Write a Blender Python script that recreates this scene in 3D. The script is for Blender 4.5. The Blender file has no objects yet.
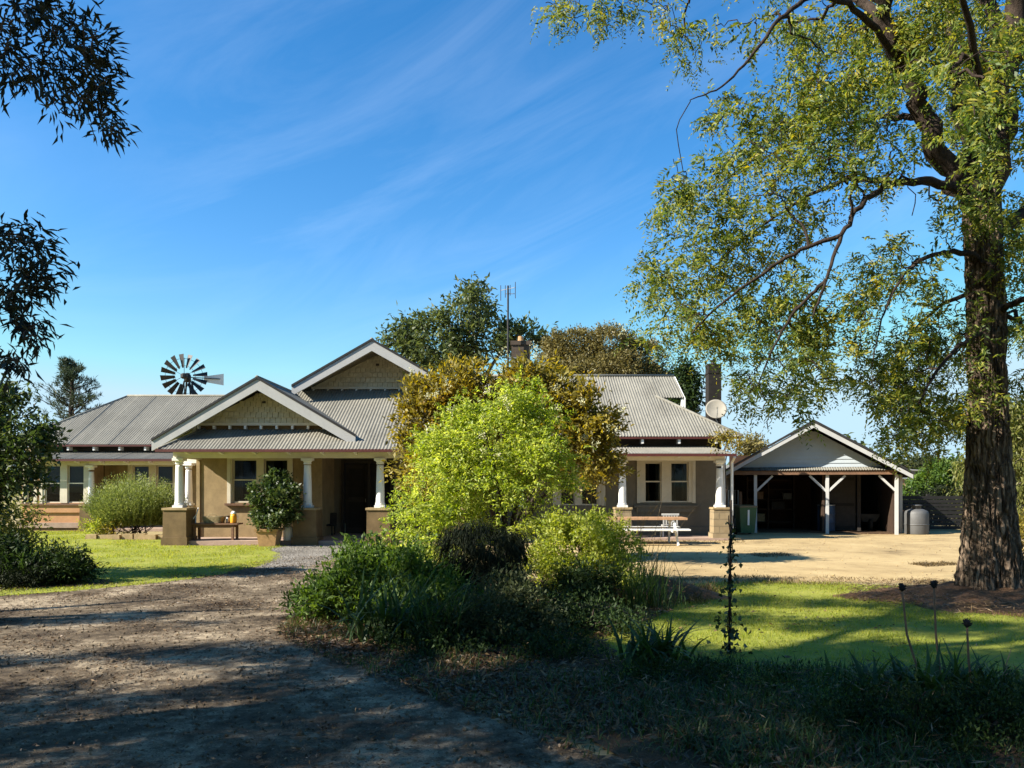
import bpy, bmesh, math, random
import numpy as np
from mathutils import Vector, noise as mnoise

random.seed(7)
RNG = np.random.default_rng(11)
SC = bpy.context.scene
COL = SC.collection
F = 769.0           # focal length in pixels of a 1024 wide frame
CX, HY = 512.0, 486.0
CAMZ = 1.6
def at(px, py, d):                      # a picture direction at a chosen distance -> a point of the place
    return np.array([(px-CX)/F*d, d, CAMZ+(HY-py)/F*d])
def gx(px, d): return (px-CX)/F*d
def hz(py, d): return CAMZ+(HY-py)/F*d

# ------------------------------------------------------------------ sun
AZ, EL = math.radians(20), math.radians(34)
SUNV = np.array([math.cos(AZ)*math.cos(EL), math.sin(AZ)*math.cos(EL), -math.sin(EL)])   # way the light travels

# ------------------------------------------------------------------ mesh helpers
class MB:
    def __init__(s): s.v=[]; s.f=[]
    def add(s, vs, fs):
        o=len(s.v); s.v.extend([tuple(map(float,p)) for p in vs]); s.f.extend([tuple(o+i for i in f) for f in fs]); return s
    def box(s, x0,x1,y0,y1,z0,z1):
        return s.add([(x0,y0,z0),(x1,y0,z0),(x1,y1,z0),(x0,y1,z0),(x0,y0,z1),(x1,y0,z1),(x1,y1,z1),(x0,y1,z1)],
              [(0,3,2,1),(4,5,6,7),(0,1,5,4),(1,2,6,5),(2,3,7,6),(3,0,4,7)])
    def frust(s, cx,cy, hx0,hy0,z0, hx1,hy1,z1):
        return s.add([(cx-hx0,cy-hy0,z0),(cx+hx0,cy-hy0,z0),(cx+hx0,cy+hy0,z0),(cx-hx0,cy+hy0,z0),
               (cx-hx1,cy-hy1,z1),(cx+hx1,cy-hy1,z1),(cx+hx1,cy+hy1,z1),(cx-hx1,cy+hy1,z1)],
              [(0,3,2,1),(4,5,6,7),(0,1,5,4),(1,2,6,5),(2,3,7,6),(3,0,4,7)])
    def bar(s, a, b, w, h, up=(0,0,1)):          # box section w (sideways) x h (along up) from a to b
        a=Vector(a); b=Vector(b); d=(b-a).normalized(); u=Vector(up)
        sd=d.cross(u)
        if sd.length<1e-5: sd=d.cross(Vector((1,0,0)))
        sd.normalize(); u=sd.cross(d)
        vs=[]
        for p in (a,b):
            for i,j in ((-1,-1),(1,-1),(1,1),(-1,1)): vs.append(p+sd*(i*w/2)+u*(j*h/2))
        return s.add(vs,[(0,3,2,1),(4,5,6,7),(0,1,5,4),(1,2,6,5),(2,3,7,6),(3,0,4,7)])
    def tube(s, pts, rad, n=8, cap=True):
        pts=[Vector(p) for p in pts]; m=len(pts)
        if not hasattr(rad,'__len__'): rad=[rad]*m
        o=len(s.v); ref=None
        for i,p in enumerate(pts):
            d=(pts[min(i+1,m-1)]-pts[max(i-1,0)])
            if d.length<1e-9: d=Vector((0,0,1))
            d.normalize()
            if ref is None:
                ref=d.orthogonal().normalized()
            else:
                ref=(ref-d*ref.dot(d))
                if ref.length<1e-6: ref=d.orthogonal()
                ref.normalize()
            b=d.cross(ref)
            for k in range(n):
                a=2*math.pi*k/n
                q=p+(ref*math.cos(a)+b*math.sin(a))*rad[i]; s.v.append((q.x,q.y,q.z))
        for i in range(m-1):
            for k in range(n):
                k2=(k+1)%n
                s.f.append((o+i*n+k,o+i*n+k2,o+(i+1)*n+k2,o+(i+1)*n+k))
        if cap and n>2:
            s.f.append(tuple(o+k for k in range(n))[::-1]); s.f.append(tuple(o+(m-1)*n+k for k in range(n)))
        return s
    def lathe(s, c, prof, n=20):                 # prof: (radius, z)
        o=len(s.v); m=len(prof)
        for r,z in prof:
            for k in range(n):
                a=2*math.pi*k/n; s.v.append((c[0]+r*math.cos(a),c[1]+r*math.sin(a),c[2]+z))
        for i in range(m-1):
            for k in range(n):
                k2=(k+1)%n; s.f.append((o+i*n+k,o+i*n+k2,o+(i+1)*n+k2,o+(i+1)*n+k))
        s.f.append(tuple(o+k for k in range(n))[::-1]); s.f.append(tuple(o+(m-1)*n+k for k in range(n)))
        return s
    def prism(s, pts, vec):                      # planar outline pushed along vec
        n=len(pts); v=Vector(vec); a=[Vector(p) for p in pts]
        return s.add(a+[p+v for p in a],[tuple(range(n))[::-1],tuple(range(n,2*n))]+[(i,(i+1)%n,n+(i+1)%n,n+i) for i in range(n)])

def _finish(me, name, mat, parent, smooth, loc):
    ob=bpy.data.objects.new(name, me); COL.objects.link(ob)
    if mat is not None: me.materials.append(mat)
    if parent is not None: ob.parent=parent
    elif loc is not None: ob.location=loc
    return ob
def wloc(o):
    l=Vector((0,0,0))
    while o is not None: l=l+o.location; o=o.parent
    return l
def obj(name, mb, mat, parent=None, smooth=False, loc=None, local=False):
    """world coordinates in mb (unless local); parents only translate"""
    off=Vector((0,0,0)) if local else (wloc(parent) if parent is not None else Vector(loc or (0,0,0)))
    me=bpy.data.meshes.new(name)
    me.from_pydata([(x-off.x,y-off.y,z-off.z) for x,y,z in mb.v],[],mb.f)
    bm=bmesh.new(); bm.from_mesh(me); bmesh.ops.recalc_face_normals(bm,faces=bm.faces); bm.to_mesh(me); bm.free()
    if smooth:
        me.polygons.foreach_set('use_smooth',[True]*len(me.polygons))
    me.update()
    return _finish(me,name,mat,parent,smooth,loc)
def npobj(name, V, Q, mat, parent=None, loc=None):
    """numpy quads or triangles, one face size"""
    off=wloc(parent) if parent is not None else Vector(loc or (0,0,0))
    V=np.asarray(V,dtype=np.float32)-np.array(off,dtype=np.float32)
    Q=np.asarray(Q,dtype=np.int32); k=Q.shape[1]
    me=bpy.data.meshes.new(name)
    me.vertices.add(len(V)); me.vertices.foreach_set('co',V.ravel())
    me.loops.add(Q.size); me.loops.foreach_set('vertex_index',Q.ravel())
    me.polygons.add(len(Q)); me.polygons.foreach_set('loop_start',np.arange(0,Q.size,k,dtype=np.int32))
    me.polygons.foreach_set('loop_total',np.full(len(Q),k,dtype=np.int32))
    me.update(calc_edges=True)
    return _finish(me,name,mat,parent,False,loc)
def tag(o, label=None, cat=None, group=None, kind=None):
    if label: o['label']=label
    if cat: o['category']=cat
    if group: o['group']=group
    if kind: o['kind']=kind
    return o
def thing(name, label, cat, loc=(0,0,0), group=None):
    o=bpy.data.objects.new(name,None); COL.objects.link(o); o.location=[float(c) for c in loc]; o.empty_display_size=.2
    return tag(o,label,cat,group)

# ------------------------------------------------------------------ materials
def M_(name):
    m=bpy.data.materials.new(name); m.use_nodes=True; nt=m.node_tree; nt.nodes.clear()
    out=nt.nodes.new('ShaderNodeOutputMaterial'); return m,nt,out
def N(nt, t, **kw):
    n=nt.nodes.new(t)
    for k,v in kw.items(): setattr(n,k,v)
    return n
def rgba(c): return (c[0],c[1],c[2],1)
def ramp(nt, fac, stops):
    r=N(nt,'ShaderNodeValToRGB'); el=r.color_ramp.elements
    while len(el)<len(stops): el.new(.5)
    for e,(p,c) in zip(el,stops): e.position=p; e.color=rgba(c)
    nt.links.new(fac,r.inputs['Fac']); return r.outputs['Color']
def noise_tex(nt, vec, scale, detail=4, rough=.6, dist=0):
    n=N(nt,'ShaderNodeTexNoise'); n.inputs['Scale'].default_value=scale; n.inputs['Detail'].default_value=detail
    n.inputs['Roughness'].default_value=rough; n.inputs['Distortion'].default_value=dist
    nt.links.new(vec,n.inputs['Vector']); return n.outputs['Fac']
def mapping(nt, vec, scale):
    m=N(nt,'ShaderNodeMapping'); m.inputs['Scale'].default_value=scale; nt.links.new(vec,m.inputs['Vector']); return m.outputs['Vector']
def mixc(nt, fac, a, b, mode='MIX'):
    m=N(nt,'ShaderNodeMix',data_type='RGBA',blend_type=mode)
    for i,x in ((0,fac),(6,a),(7,b)):
        if hasattr(x,'is_output') or isinstance(x,bpy.types.NodeSocket): nt.links.new(x,m.inputs[i])
        else: m.inputs[i].default_value = x if i==0 else rgba(x)
    return m.outputs[2]
def math_(nt, op, a, b=None):
    m=N(nt,'ShaderNodeMath',operation=op)
    for i,x in enumerate((a,b)):
        if x is None: continue
        if isinstance(x,bpy.types.NodeSocket): nt.links.new(x,m.inputs[i])
        else: m.inputs[i].default_value=x
    return m.outputs[0]
def bump(nt, h, strength=.4, dist=.02):
    b=N(nt,'ShaderNodeBump'); b.inputs['Strength'].default_value=strength; b.inputs['Distance'].default_value=dist
    nt.links.new(h,b.inputs['Height']); return b.outputs['Normal']
def principled(nt, out, col, rough=.7, metal=0, normal=None, spec=.4):
    p=N(nt,'ShaderNodeBsdfPrincipled')
    if isinstance(col,bpy.types.NodeSocket): nt.links.new(col,p.inputs['Base Color'])
    else: p.inputs['Base Color'].default_value=rgba(col)
    if isinstance(rough,bpy.types.NodeSocket): nt.links.new(rough,p.inputs['Roughness'])
    else: p.inputs['Roughness'].default_value=rough
    p.inputs['Metallic'].default_value=metal; p.inputs['Specular IOR Level'].default_value=spec
    if normal is not None: nt.links.new(normal,p.inputs['Normal'])
    nt.links.new(p.outputs['BSDF'],out.inputs['Surface']); return p
def simple(name, c, rough=.6, metal=0, var=.25, scale=6, bscale=40, bstr=.15, spec=.4, stain=0):
    """a paint or metal with worn, uneven tone and a fine surface grain"""
    m,nt,out=M_(name); tc=N(nt,'ShaderNodeTexCoord').outputs['Object']
    n=noise_tex(nt,tc,scale,5,.65)
    lo=tuple(x*(1-var) for x in c); hi=tuple(min(1,x*(1+var*.7)) for x in c)
    col=ramp(nt,n,[(.3,lo),(.7,hi)])
    if stain:
        n2=noise_tex(nt,mapping(nt,tc,(1,1,.25)),2.2,6,.7)
        f=ramp(nt,n2,[(.5,(0,0,0)),(.75,(1,1,1))])
        f=math_(nt,'MULTIPLY',f,stain)
        col=mixc(nt,f,col,tuple(x*.55 for x in c))
    nb=noise_tex(nt,tc,bscale,3,.6)
    principled(nt,out,col,rough,metal,bump(nt,nb,bstr,.01),spec); return m
def leafmat(name, stops, trans=.35, tcol=None, rough=.5, spec=.35, nscale=1.2):
    """leaves: tone varies leaf by leaf and clump by clump, light passes through"""
    m,nt,out=M_(name)
    geo=N(nt,'ShaderNodeNewGeometry'); tc=N(nt,'ShaderNodeTexCoord').outputs['Object']
    nz=noise_tex(nt,tc,nscale,3,.6)
    f=math_(nt,'ADD',math_(nt,'MULTIPLY',geo.outputs['Random Per Island'],.55),math_(nt,'MULTIPLY',nz,.75))
    f=math_(nt,'SUBTRACT',f,.15)
    col=ramp(nt,f,stops)
    p=principled(nt,out,col,rough,0,None,spec)
    t=N(nt,'ShaderNodeBsdfTranslucent')
    hs=N(nt,'ShaderNodeHueSaturation'); hs.inputs['Hue'].default_value=.488; hs.inputs['Saturation'].default_value=1.15; hs.inputs['Value'].default_value=1.7
    nt.links.new(col,hs.inputs['Color']); nt.links.new(hs.outputs['Color'],t.inputs['Color'])
    mx=N(nt,'ShaderNodeMixShader'); mx.inputs[0].default_value=trans
    nt.links.new(p.outputs['BSDF'],mx.inputs[1]); nt.links.new(t.outputs['BSDF'],mx.inputs[2])
    nt.links.new(mx.outputs[0],out.inputs['Surface']); return m

MAT={}
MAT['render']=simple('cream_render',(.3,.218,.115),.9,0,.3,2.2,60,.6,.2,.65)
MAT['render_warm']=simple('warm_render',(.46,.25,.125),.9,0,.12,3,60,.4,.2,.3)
MAT['render_shaded']=simple('shaded_tan_render',(.17,.145,.108),.9,0,.15,3,60,.5,.2,.35)  # same tan render as the front, with the right wing's shade put into its colour
MAT['stone']=simple('sandstone_block',(.34,.25,.13),.9,0,.3,4,30,.6,.2,.5)
MAT['white']=simple('white_paint',(.78,.77,.72),.55,0,.06,3,50,.08,.4,.15)
MAT['postgrey']=simple('worn_white_paint',(.45,.445,.42),.6,0,.12,3,50,.1,.4,.25)
MAT['cream']=simple('cream_paint',(.58,.52,.4),.6,0,.1,3,50,.1,.4,.2)
MAT['beamcream']=simple('light_cream_paint',(.74,.68,.55),.6,0,.08,3,50,.1,.4,.2)
MAT['barge']=simple('pale_grey_paint',(.37,.37,.355),.6,0,.08,3,50,.1,.4,.2)
MAT['shingle']=simple('painted_shingle',(.52,.46,.31),.75,0,.22,8,50,.3,.3,.2)
MAT['red']=simple('dark_red_gutter_paint',(.085,.022,.018),.5,0,.25)
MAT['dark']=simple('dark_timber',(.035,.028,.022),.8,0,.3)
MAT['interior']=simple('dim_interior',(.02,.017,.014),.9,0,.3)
MAT['brown']=simple('brown_timber',(.16,.085,.045),.75,0,.35,7,40,.3)
MAT['orangewood']=simple('oiled_table_timber',(.4,.23,.12),.6,0,.3,9,40,.3)
MAT['darkwood']=simple('dark_stained_timber',(.045,.025,.014),.8,0,.3,9,40,.3)
MAT['wood']=simple('weathered_timber',(.22,.13,.075),.8,0,.3,9,40,.3)
MAT['terracotta']=simple('terracotta',(.42,.25,.12),.85,0,.25,9,40,.3,.2,.4)
MAT['slab']=simple('porch_concrete',(.36,.26,.2),.9,0,.2,4,50,.3,.2,.3)
MAT['blackmetal']=simple('dark_steel',(.035,.033,.032),.5,.4,.3)
MAT['steel']=simple('galvanised_steel',(.35,.35,.34),.45,.6,.2)
MAT['tankgrey']=simple('dull_zinc',(.11,.11,.108),.6,.25,.2,3,40,.2,.3,.4)
MAT['bingreen']=simple('green_plastic',(.02,.085,.035),.45,0,.15)
MAT['binlid']=simple('tan_plastic',(.2,.12,.04),.5,0,.15)
MAT['blue']=simple('blue_drum_paint',(.05,.08,.13),.5,.2,.3)
MAT['dish']=simple('dish_paint',(.28,.255,.205),.6,.0,.12,4,40,.1,.3,.3)
MAT['juice']=simple('orange_plastic',(.85,.38,.03),.35,0,.1)
MAT['colorbond']=simple('pale_blue_grey_boards',(.34,.38,.405),.6,0,.06,3,50,.08,.4,.12)
MAT['fencedark']=simple('dark_fence_paint',(.012,.011,.01),.8,0,.35)
MAT['wicker']=simple('wicker',(.3,.23,.12),.85,0,.35,20,80,.6)
MAT['soffit']=simple('soffit_lining',(.4,.36,.27),.8,0,.1)

def brickmat(name, c1, c2, mortar, sc=1.0):
    m,nt,out=M_(name); tc=N(nt,'ShaderNodeTexCoord').outputs['Object']
    sx=N(nt,'ShaderNodeSeparateXYZ'); nt.links.new(tc,sx.inputs[0])
    cb=N(nt,'ShaderNodeCombineXYZ'); nt.links.new(math_(nt,'ADD',sx.outputs[0],sx.outputs[1]),cb.inputs[0]); nt.links.new(sx.outputs[2],cb.inputs[1])
    b=N(nt,'ShaderNodeTexBrick'); b.inputs['Scale'].default_value=1/sc
    b.inputs['Color1'].default_value=rgba(c1); b.inputs['Color2'].default_value=rgba(c2); b.inputs['Mortar'].default_value=rgba(mortar)
    b.inputs['Brick Width'].default_value=.24; b.inputs['Row Height'].default_value=.086; b.inputs['Mortar Size'].default_value=.008
    nt.links.new(cb.outputs[0],b.inputs['Vector'])
    col=mixc(nt,.5,b.outputs['Color'],ramp(nt,noise_tex(nt,tc,5,5,.7),[(.3,tuple(x*.6 for x in c1)),(.7,c2)]))
    principled(nt,out,col,.9,0,bump(nt,b.outputs['Fac'],-.4,.01),.2); return m
MAT['garagebrick']=brickmat('dark_garage_brick',(.04,.02,.011),(.055,.028,.016),(.045,.033,.024))
MAT['brick']=brickmat('brown_brick',(.075,.055,.04),(.1,.075,.055),(.1,.085,.07))
MAT['chimney']=brickmat('sooty_chimney_brick',(.018,.016,.014),(.028,.024,.02),(.024,.021,.019))
MAT['sandblock']=brickmat('sandstone_courses',(.27,.2,.11),(.32,.25,.15),(.15,.12,.075),2.4)

def roofmat():
    m,nt,out=M_('galvanised_roof_iron'); tc=N(nt,'ShaderNodeTexCoord').outputs['Object']
    n1=noise_tex(nt,mapping(nt,tc,(.8,.35,.35)),1.6,5,.7); n2=noise_tex(nt,tc,14,4,.6)
    c=ramp(nt,n1,[(.28,(.125,.118,.094)),(.55,(.2,.19,.155)),(.8,(.265,.247,.198))])
    c=mixc(nt,.22,c,ramp(nt,n2,[(.35,(.09,.08,.065)),(.65,(.31,.295,.25))]))
    principled(nt,out,c,.7,0,None,.25); return m
MAT['roof']=roofmat()
def glassmat():
    m,nt,out=M_('window_glass'); g=N(nt,'ShaderNodeBsdfGlossy'); g.inputs['Roughness'].default_value=.03; g.inputs['Color'].default_value=(.8,.85,.9,1)
    t=N(nt,'ShaderNodeBsdfTransparent'); t.inputs['Color'].default_value=(.55,.55,.52,1)
    fr=N(nt,'ShaderNodeFresnel'); fr.inputs['IOR'].default_value=1.5
    mx=N(nt,'ShaderNodeMixShader'); nt.links.new(math_(nt,'MULTIPLY',fr.outputs[0],.4),mx.inputs[0]); nt.links.new(t.outputs[0],mx.inputs[1]); nt.links.new(g.outputs[0],mx.inputs[2])
    nt.links.new(mx.outputs[0],out.inputs['Surface']); return m
MAT['glass']=glassmat()
MAT['blind']=simple('grey_blind_cloth',(.26,.245,.2),.9,0,.1)
MAT['curtain']=simple('pale_curtain_cloth',(.28,.255,.21),.9,0,.15)

# bark with furrows running up the trunk
def barkmat(name, lo, hi, sc=7):
    m,nt,out=M_(name); tc=N(nt,'ShaderNodeTexCoord').outputs['Object']
    v=mapping(nt,tc,(1,1,.16)); n=noise_tex(nt,v,sc,6,.7,.6); n2=noise_tex(nt,tc,sc*4,4,.6)
    f=math_(nt,'ADD',math_(nt,'MULTIPLY',n,.75),math_(nt,'MULTIPLY',n2,.25))
    c=ramp(nt,f,[(.36,lo),(.62,hi)])
    principled(nt,out,c,.95,0,bump(nt,f,.9,.05),.15); return m
def platebark(name):
    m,nt,out=M_(name); tc=N(nt,'ShaderNodeTexCoord').outputs['Object']
    wv=N(nt,'ShaderNodeVectorMath',operation='ADD'); nt.links.new(mapping(nt,tc,(13,13,2.1)),wv.inputs[0])
    nz=N(nt,'ShaderNodeTexNoise'); nz.inputs['Scale'].default_value=6; nz.inputs['Detail'].default_value=4; nt.links.new(tc,nz.inputs['Vector'])
    sc=N(nt,'ShaderNodeVectorMath',operation='SCALE'); sc.inputs['Scale'].default_value=1.3; nt.links.new(nz.outputs['Color'],sc.inputs[0]); nt.links.new(sc.outputs[0],wv.inputs[1])
    v=N(nt,'ShaderNodeTexVoronoi',feature='DISTANCE_TO_EDGE'); v.inputs['Scale'].default_value=1; nt.links.new(wv.outputs[0],v.inputs['Vector'])
    e=ramp(nt,v.outputs['Distance'],[(.0,(0,0,0)),(.22,(1,1,1))])
    n2=noise_tex(nt,mapping(nt,tc,(1,1,.3)),30,5,.7); n3=noise_tex(nt,tc,3,4,.6)
    h=math_(nt,'ADD',math_(nt,'MULTIPLY',e,.7),math_(nt,'MULTIPLY',n2,.45))
    c=ramp(nt,h,[(.15,(.025,.017,.012)),(.55,(.13,.092,.064)),(1.0,(.27,.2,.14))])
    c=mixc(nt,.35,c,ramp(nt,n3,[(.35,(.05,.035,.025)),(.65,(.26,.19,.13))]))
    principled(nt,out,c,.95,0,bump(nt,h,1.0,.05),.12); return m
MAT['bark']=platebark('furrowed_plate_bark')
_old_bark=None and barkmat('furrowed_bark',(.03,.02,.014),(.25,.175,.115),11)
MAT['bark_dark']=barkmat('dark_twig_bark',(.016,.012,.01),(.06,.043,.032),12)
MAT['bark_grey']=barkmat('grey_bark',(.06,.05,.042),(.17,.145,.12),10)

# ground materials
def groundmat(name, stops, big=.5, mid=4, fine=45, fleck=None, bstr=.6, bdist=.03):
    m,nt,out=M_(name); tc=N(nt,'ShaderNodeTexCoord').outputs['Object']
    a=noise_tex(nt,tc,big,5,.65,.3); b=noise_tex(nt,tc,mid,6,.7); c=noise_tex(nt,tc,fine,4,.7)
    f=math_(nt,'ADD',math_(nt,'MULTIPLY',a,.5),math_(nt,'ADD',math_(nt,'MULTIPLY',b,.3),math_(nt,'MULTIPLY',c,.2)))
    col=ramp(nt,f,stops)
    if fleck:
        v=N(nt,'ShaderNodeTexVoronoi'); v.inputs['Scale'].default_value=fleck[0]; nt.links.new(tc,v.inputs['Vector'])
        k=ramp(nt,v.outputs['Distance'],[(.12,(1,1,1)),(.2,(0,0,0))])
        k=math_(nt,'MULTIPLY',k,ramp(nt,noise_tex(nt,tc,2.5,3,.6),[(.45,(0,0,0)),(.6,(1,1,1))]))
        col=mixc(nt,k,col,fleck[1])
    h=math_(nt,'ADD',math_(nt,'MULTIPLY',b,.6),math_(nt,'MULTIPLY',c,.4))
    principled(nt,out,col,.95,0,bump(nt,h,bstr,bdist),.15); return m
MAT['sand']=groundmat('sandy_dirt',[(.36,(.16,.115,.06)),(.46,(.35,.255,.125)),(.54,(.42,.312,.155)),(.66,(.5,.385,.205))],.45,2.2,40,(14,(.22,.15,.085)),.7,.03)
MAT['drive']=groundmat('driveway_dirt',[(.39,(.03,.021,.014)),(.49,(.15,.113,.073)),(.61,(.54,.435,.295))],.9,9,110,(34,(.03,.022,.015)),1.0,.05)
MAT['gravel']=groundmat('grey_gravel',[(.35,(.13,.115,.095)),(.5,(.22,.2,.17)),(.65,(.32,.29,.25))],1,8,90,None,.8,.02)
MAT['lawn']=groundmat('lawn_soil',[(.3,(.13,.14,.025)),(.5,(.22,.24,.035)),(.68,(.33,.3,.08))],.7,4,50,None,.7,.03)
MAT['paddock']=groundmat('dry_paddock',[(.3,(.2,.16,.08)),(.5,(.3,.24,.12)),(.7,(.36,.29,.16))],.05,1,20)
MAT['mulch']=groundmat('bark_mulch',[(.3,(.03,.019,.011)),(.5,(.09,.055,.03)),(.68,(.18,.11,.06))],1.2,9,60,None,1,.05)

# leaf materials
MAT['l_right']=leafmat('feathery_leaf',[(.1,(.03,.062,.016)),(.4,(.09,.135,.028)),(.68,(.24,.255,.05)),(.96,(.46,.35,.055))],.42,nscale=.8)
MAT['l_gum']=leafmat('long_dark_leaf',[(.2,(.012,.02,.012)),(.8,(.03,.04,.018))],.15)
MAT['l_lime']=leafmat('lime_leaf',[(.1,(.085,.145,.02)),(.45,(.24,.315,.045)),(.88,(.5,.53,.13))],.5,nscale=1.5)
MAT['l_bronze']=leafmat('bronze_leaf',[(.1,(.07,.065,.02)),(.4,(.17,.15,.03)),(.7,(.32,.265,.045)),(.95,(.33,.18,.045))],.4)
MAT['l_yellow']=leafmat('yellow_green_leaf',[(.1,(.075,.115,.018)),(.45,(.23,.28,.04)),(.88,(.46,.47,.11))],.45,nscale=2)
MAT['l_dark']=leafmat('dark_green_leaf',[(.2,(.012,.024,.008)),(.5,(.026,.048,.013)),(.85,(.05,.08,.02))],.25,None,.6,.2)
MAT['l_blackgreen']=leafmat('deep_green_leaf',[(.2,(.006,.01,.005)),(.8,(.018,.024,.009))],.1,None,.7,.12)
MAT['l_mid']=leafmat('mid_green_leaf',[(.2,(.034,.068,.014)),(.5,(.072,.125,.022)),(.85,(.13,.19,.036))],.35,None,.55,.25)
MAT['l_grey']=leafmat('grey_green_leaf',[(.2,(.024,.036,.014)),(.5,(.05,.065,.025)),(.85,(.1,.105,.045))],.3,None,.6,.2)
MAT['l_glossy']=leafmat('glossy_leaf',[(.2,(.022,.045,.012)),(.5,(.05,.08,.02)),(.85,(.12,.145,.045))],.28,rough=.42,spec=.35)
MAT['l_euc']=leafmat('eucalypt_leaf',[(.2,(.035,.055,.02)),(.5,(.075,.1,.03)),(.85,(.13,.155,.045))],.3,nscale=.5)
MAT['l_olive']=leafmat('olive_brown_leaf',[(.15,(.07,.062,.02)),(.5,(.15,.13,.042)),(.85,(.22,.18,.065))],.25,nscale=.5)
MAT['l_pine']=leafmat('pine_needle',[(.2,(.022,.038,.02)),(.8,(.06,.08,.04))],.2)
MAT['l_rose']=leafmat('rosemary_leaf',[(.15,(.07,.1,.025)),(.5,(.16,.2,.05)),(.85,(.3,.33,.11))],.35)
MAT['l_pale']=leafmat('pale_willow_leaf',[(.2,(.1,.12,.03)),(.5,(.18,.19,.05)),(.85,(.28,.27,.09))],.45,nscale=.6)
MAT['grass']=leafmat('grass_blade',[(.15,(.12,.15,.018)),(.5,(.24,.285,.028)),(.85,(.4,.37,.07))],.48,nscale=1.1)
MAT['drygrass']=leafmat('dry_grass_blade',[(.15,(.05,.034,.014)),(.5,(.12,.083,.032)),(.85,(.28,.205,.085))],.3,nscale=3)
MAT['strap']=leafmat('strap_leaf',[(.2,(.02,.042,.01)),(.8,(.07,.12,.03))],.35)
MAT['litter']=leafmat('fallen_leaf',[(.15,(.03,.018,.01)),(.5,(.12,.072,.036)),(.8,(.27,.18,.095)),(.97,(.5,.39,.25))],.1,nscale=6)
MAT['ivy']=leafmat('ivy_leaf',[(.2,(.015,.03,.012)),(.8,(.05,.075,.028))],.25,rough=.35)
# ------------------------------------------------------------------ foliage
def unit(a):
    return a/np.maximum(np.linalg.norm(a,axis=-1,keepdims=True),1e-9)
def leaves(P, D, L, W, fold=.12, droop=.15, rng=RNG):
    """one folded four-cornered leaf per row"""
    n=len(P); D=unit(D)
    R=unit(rng.normal(size=(n,3))+np.array([0,0,1.2])); S=unit(np.cross(D,R)); Nn=unit(np.cross(S,D))
    L=np.broadcast_to(np.asarray(L,dtype=float),(n,))[:,None]; W=np.broadcast_to(np.asarray(W,dtype=float),(n,))[:,None]
    mid=P+D*L*.45
    v=np.empty((n,4,3)); v[:,0]=P; v[:,1]=mid+S*W*.5+Nn*W*fold*1.5; v[:,2]=P+D*L-Nn*L*droop; v[:,3]=mid-S*W*.5+Nn*W*fold*1.5
    q=np.arange(n*4).reshape(n,4)
    return v.reshape(-1,3), q
def sprays(O, D, K, SL, L, W, sag=.35, ang=55, rng=RNG):
    """pinnate sprays: K leaflets alternating down a drooping stalk"""
    n=len(O); D=unit(D); R=unit(rng.normal(size=(n,3))+np.array([0,0,1.5])); S=unit(np.cross(D,R))
    SL=np.broadcast_to(np.asarray(SL,dtype=float),(n,))
    t=(np.arange(K)+.6)/K
    side=np.where(np.arange(K)%2==0,1.,-1.)
    pos=O[:,None]+D[:,None]*(SL[:,None]*t)[...,None]+np.array([0,0,-1.])*(sag*SL[:,None]*t**2)[...,None]
    tang=unit(D[:,None]+np.array([0,0,-1.])*(2*sag*t)[None,:,None])
    a=math.radians(ang)
    d=tang*math.cos(a)+S[:,None]*(side*math.sin(a))[None,:,None]+rng.normal(scale=.22,size=(n,K,3))
    sc=(1-.45*t)[None,:]*rng.uniform(.75,1.2,size=(n,K))
    return leaves(pos.reshape(-1,3),d.reshape(-1,3),(L*sc).ravel(),(W*sc).ravel(),rng=rng)
def merge(parts):
    V=[];Q=[];o=0
    for v,q in parts:
        V.append(v); Q.append(q+o); o+=len(v)
    return np.concatenate(V),np.concatenate(Q)
def lobes_pts(lobes, n, shell=.55, rough=.22, rng=RNG, lump=2.2):
    """points in the outer volume of several uneven lobes, with the outward direction"""
    vol=np.array([l[3]*l[4]*l[5] for l in lobes])**.67; idx=rng.choice(len(lobes),size=n,p=vol/vol.sum())
    Lb=np.array(lobes,dtype=float); c=Lb[idx,:3]; r=Lb[idx,3:6]
    d=unit(rng.normal(size=(n,3)))
    k=lump
    w=(np.sin(d[:,0]*k*2.1+idx*1.7+d[:,2]*1.3)+np.sin(d[:,1]*k*2.7+idx*2.9+d[:,0]*2)+np.sin(d[:,2]*k*2.4+idx*.7+d[:,1]*2.2))/3
    rad=(shell+(1-shell)*rng.random(n)**.6)*(1+rough*w)+rng.normal(scale=.05,size=n)
    return c+d*r*rad[:,None], unit(d/np.maximum(r,1e-6))
def clumps(C, Dout, m, spread, L, W, out=.6, up=.15, rnd=.75, rng=RNG, fold=.12, droop=.15):
    """m leaves round each clump centre"""
    n=len(C)
    P=np.repeat(C,m,0)+rng.normal(scale=spread,size=(n*m,3)); D=np.repeat(Dout,m,0)*out+rng.normal(scale=rnd,size=(n*m,3))+np.array([0,0,up])
    s=rng.uniform(.65,1.25,size=n*m)
    return leaves(P,D,L*s,W*s,fold=fold,droop=droop,rng=rng)

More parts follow.
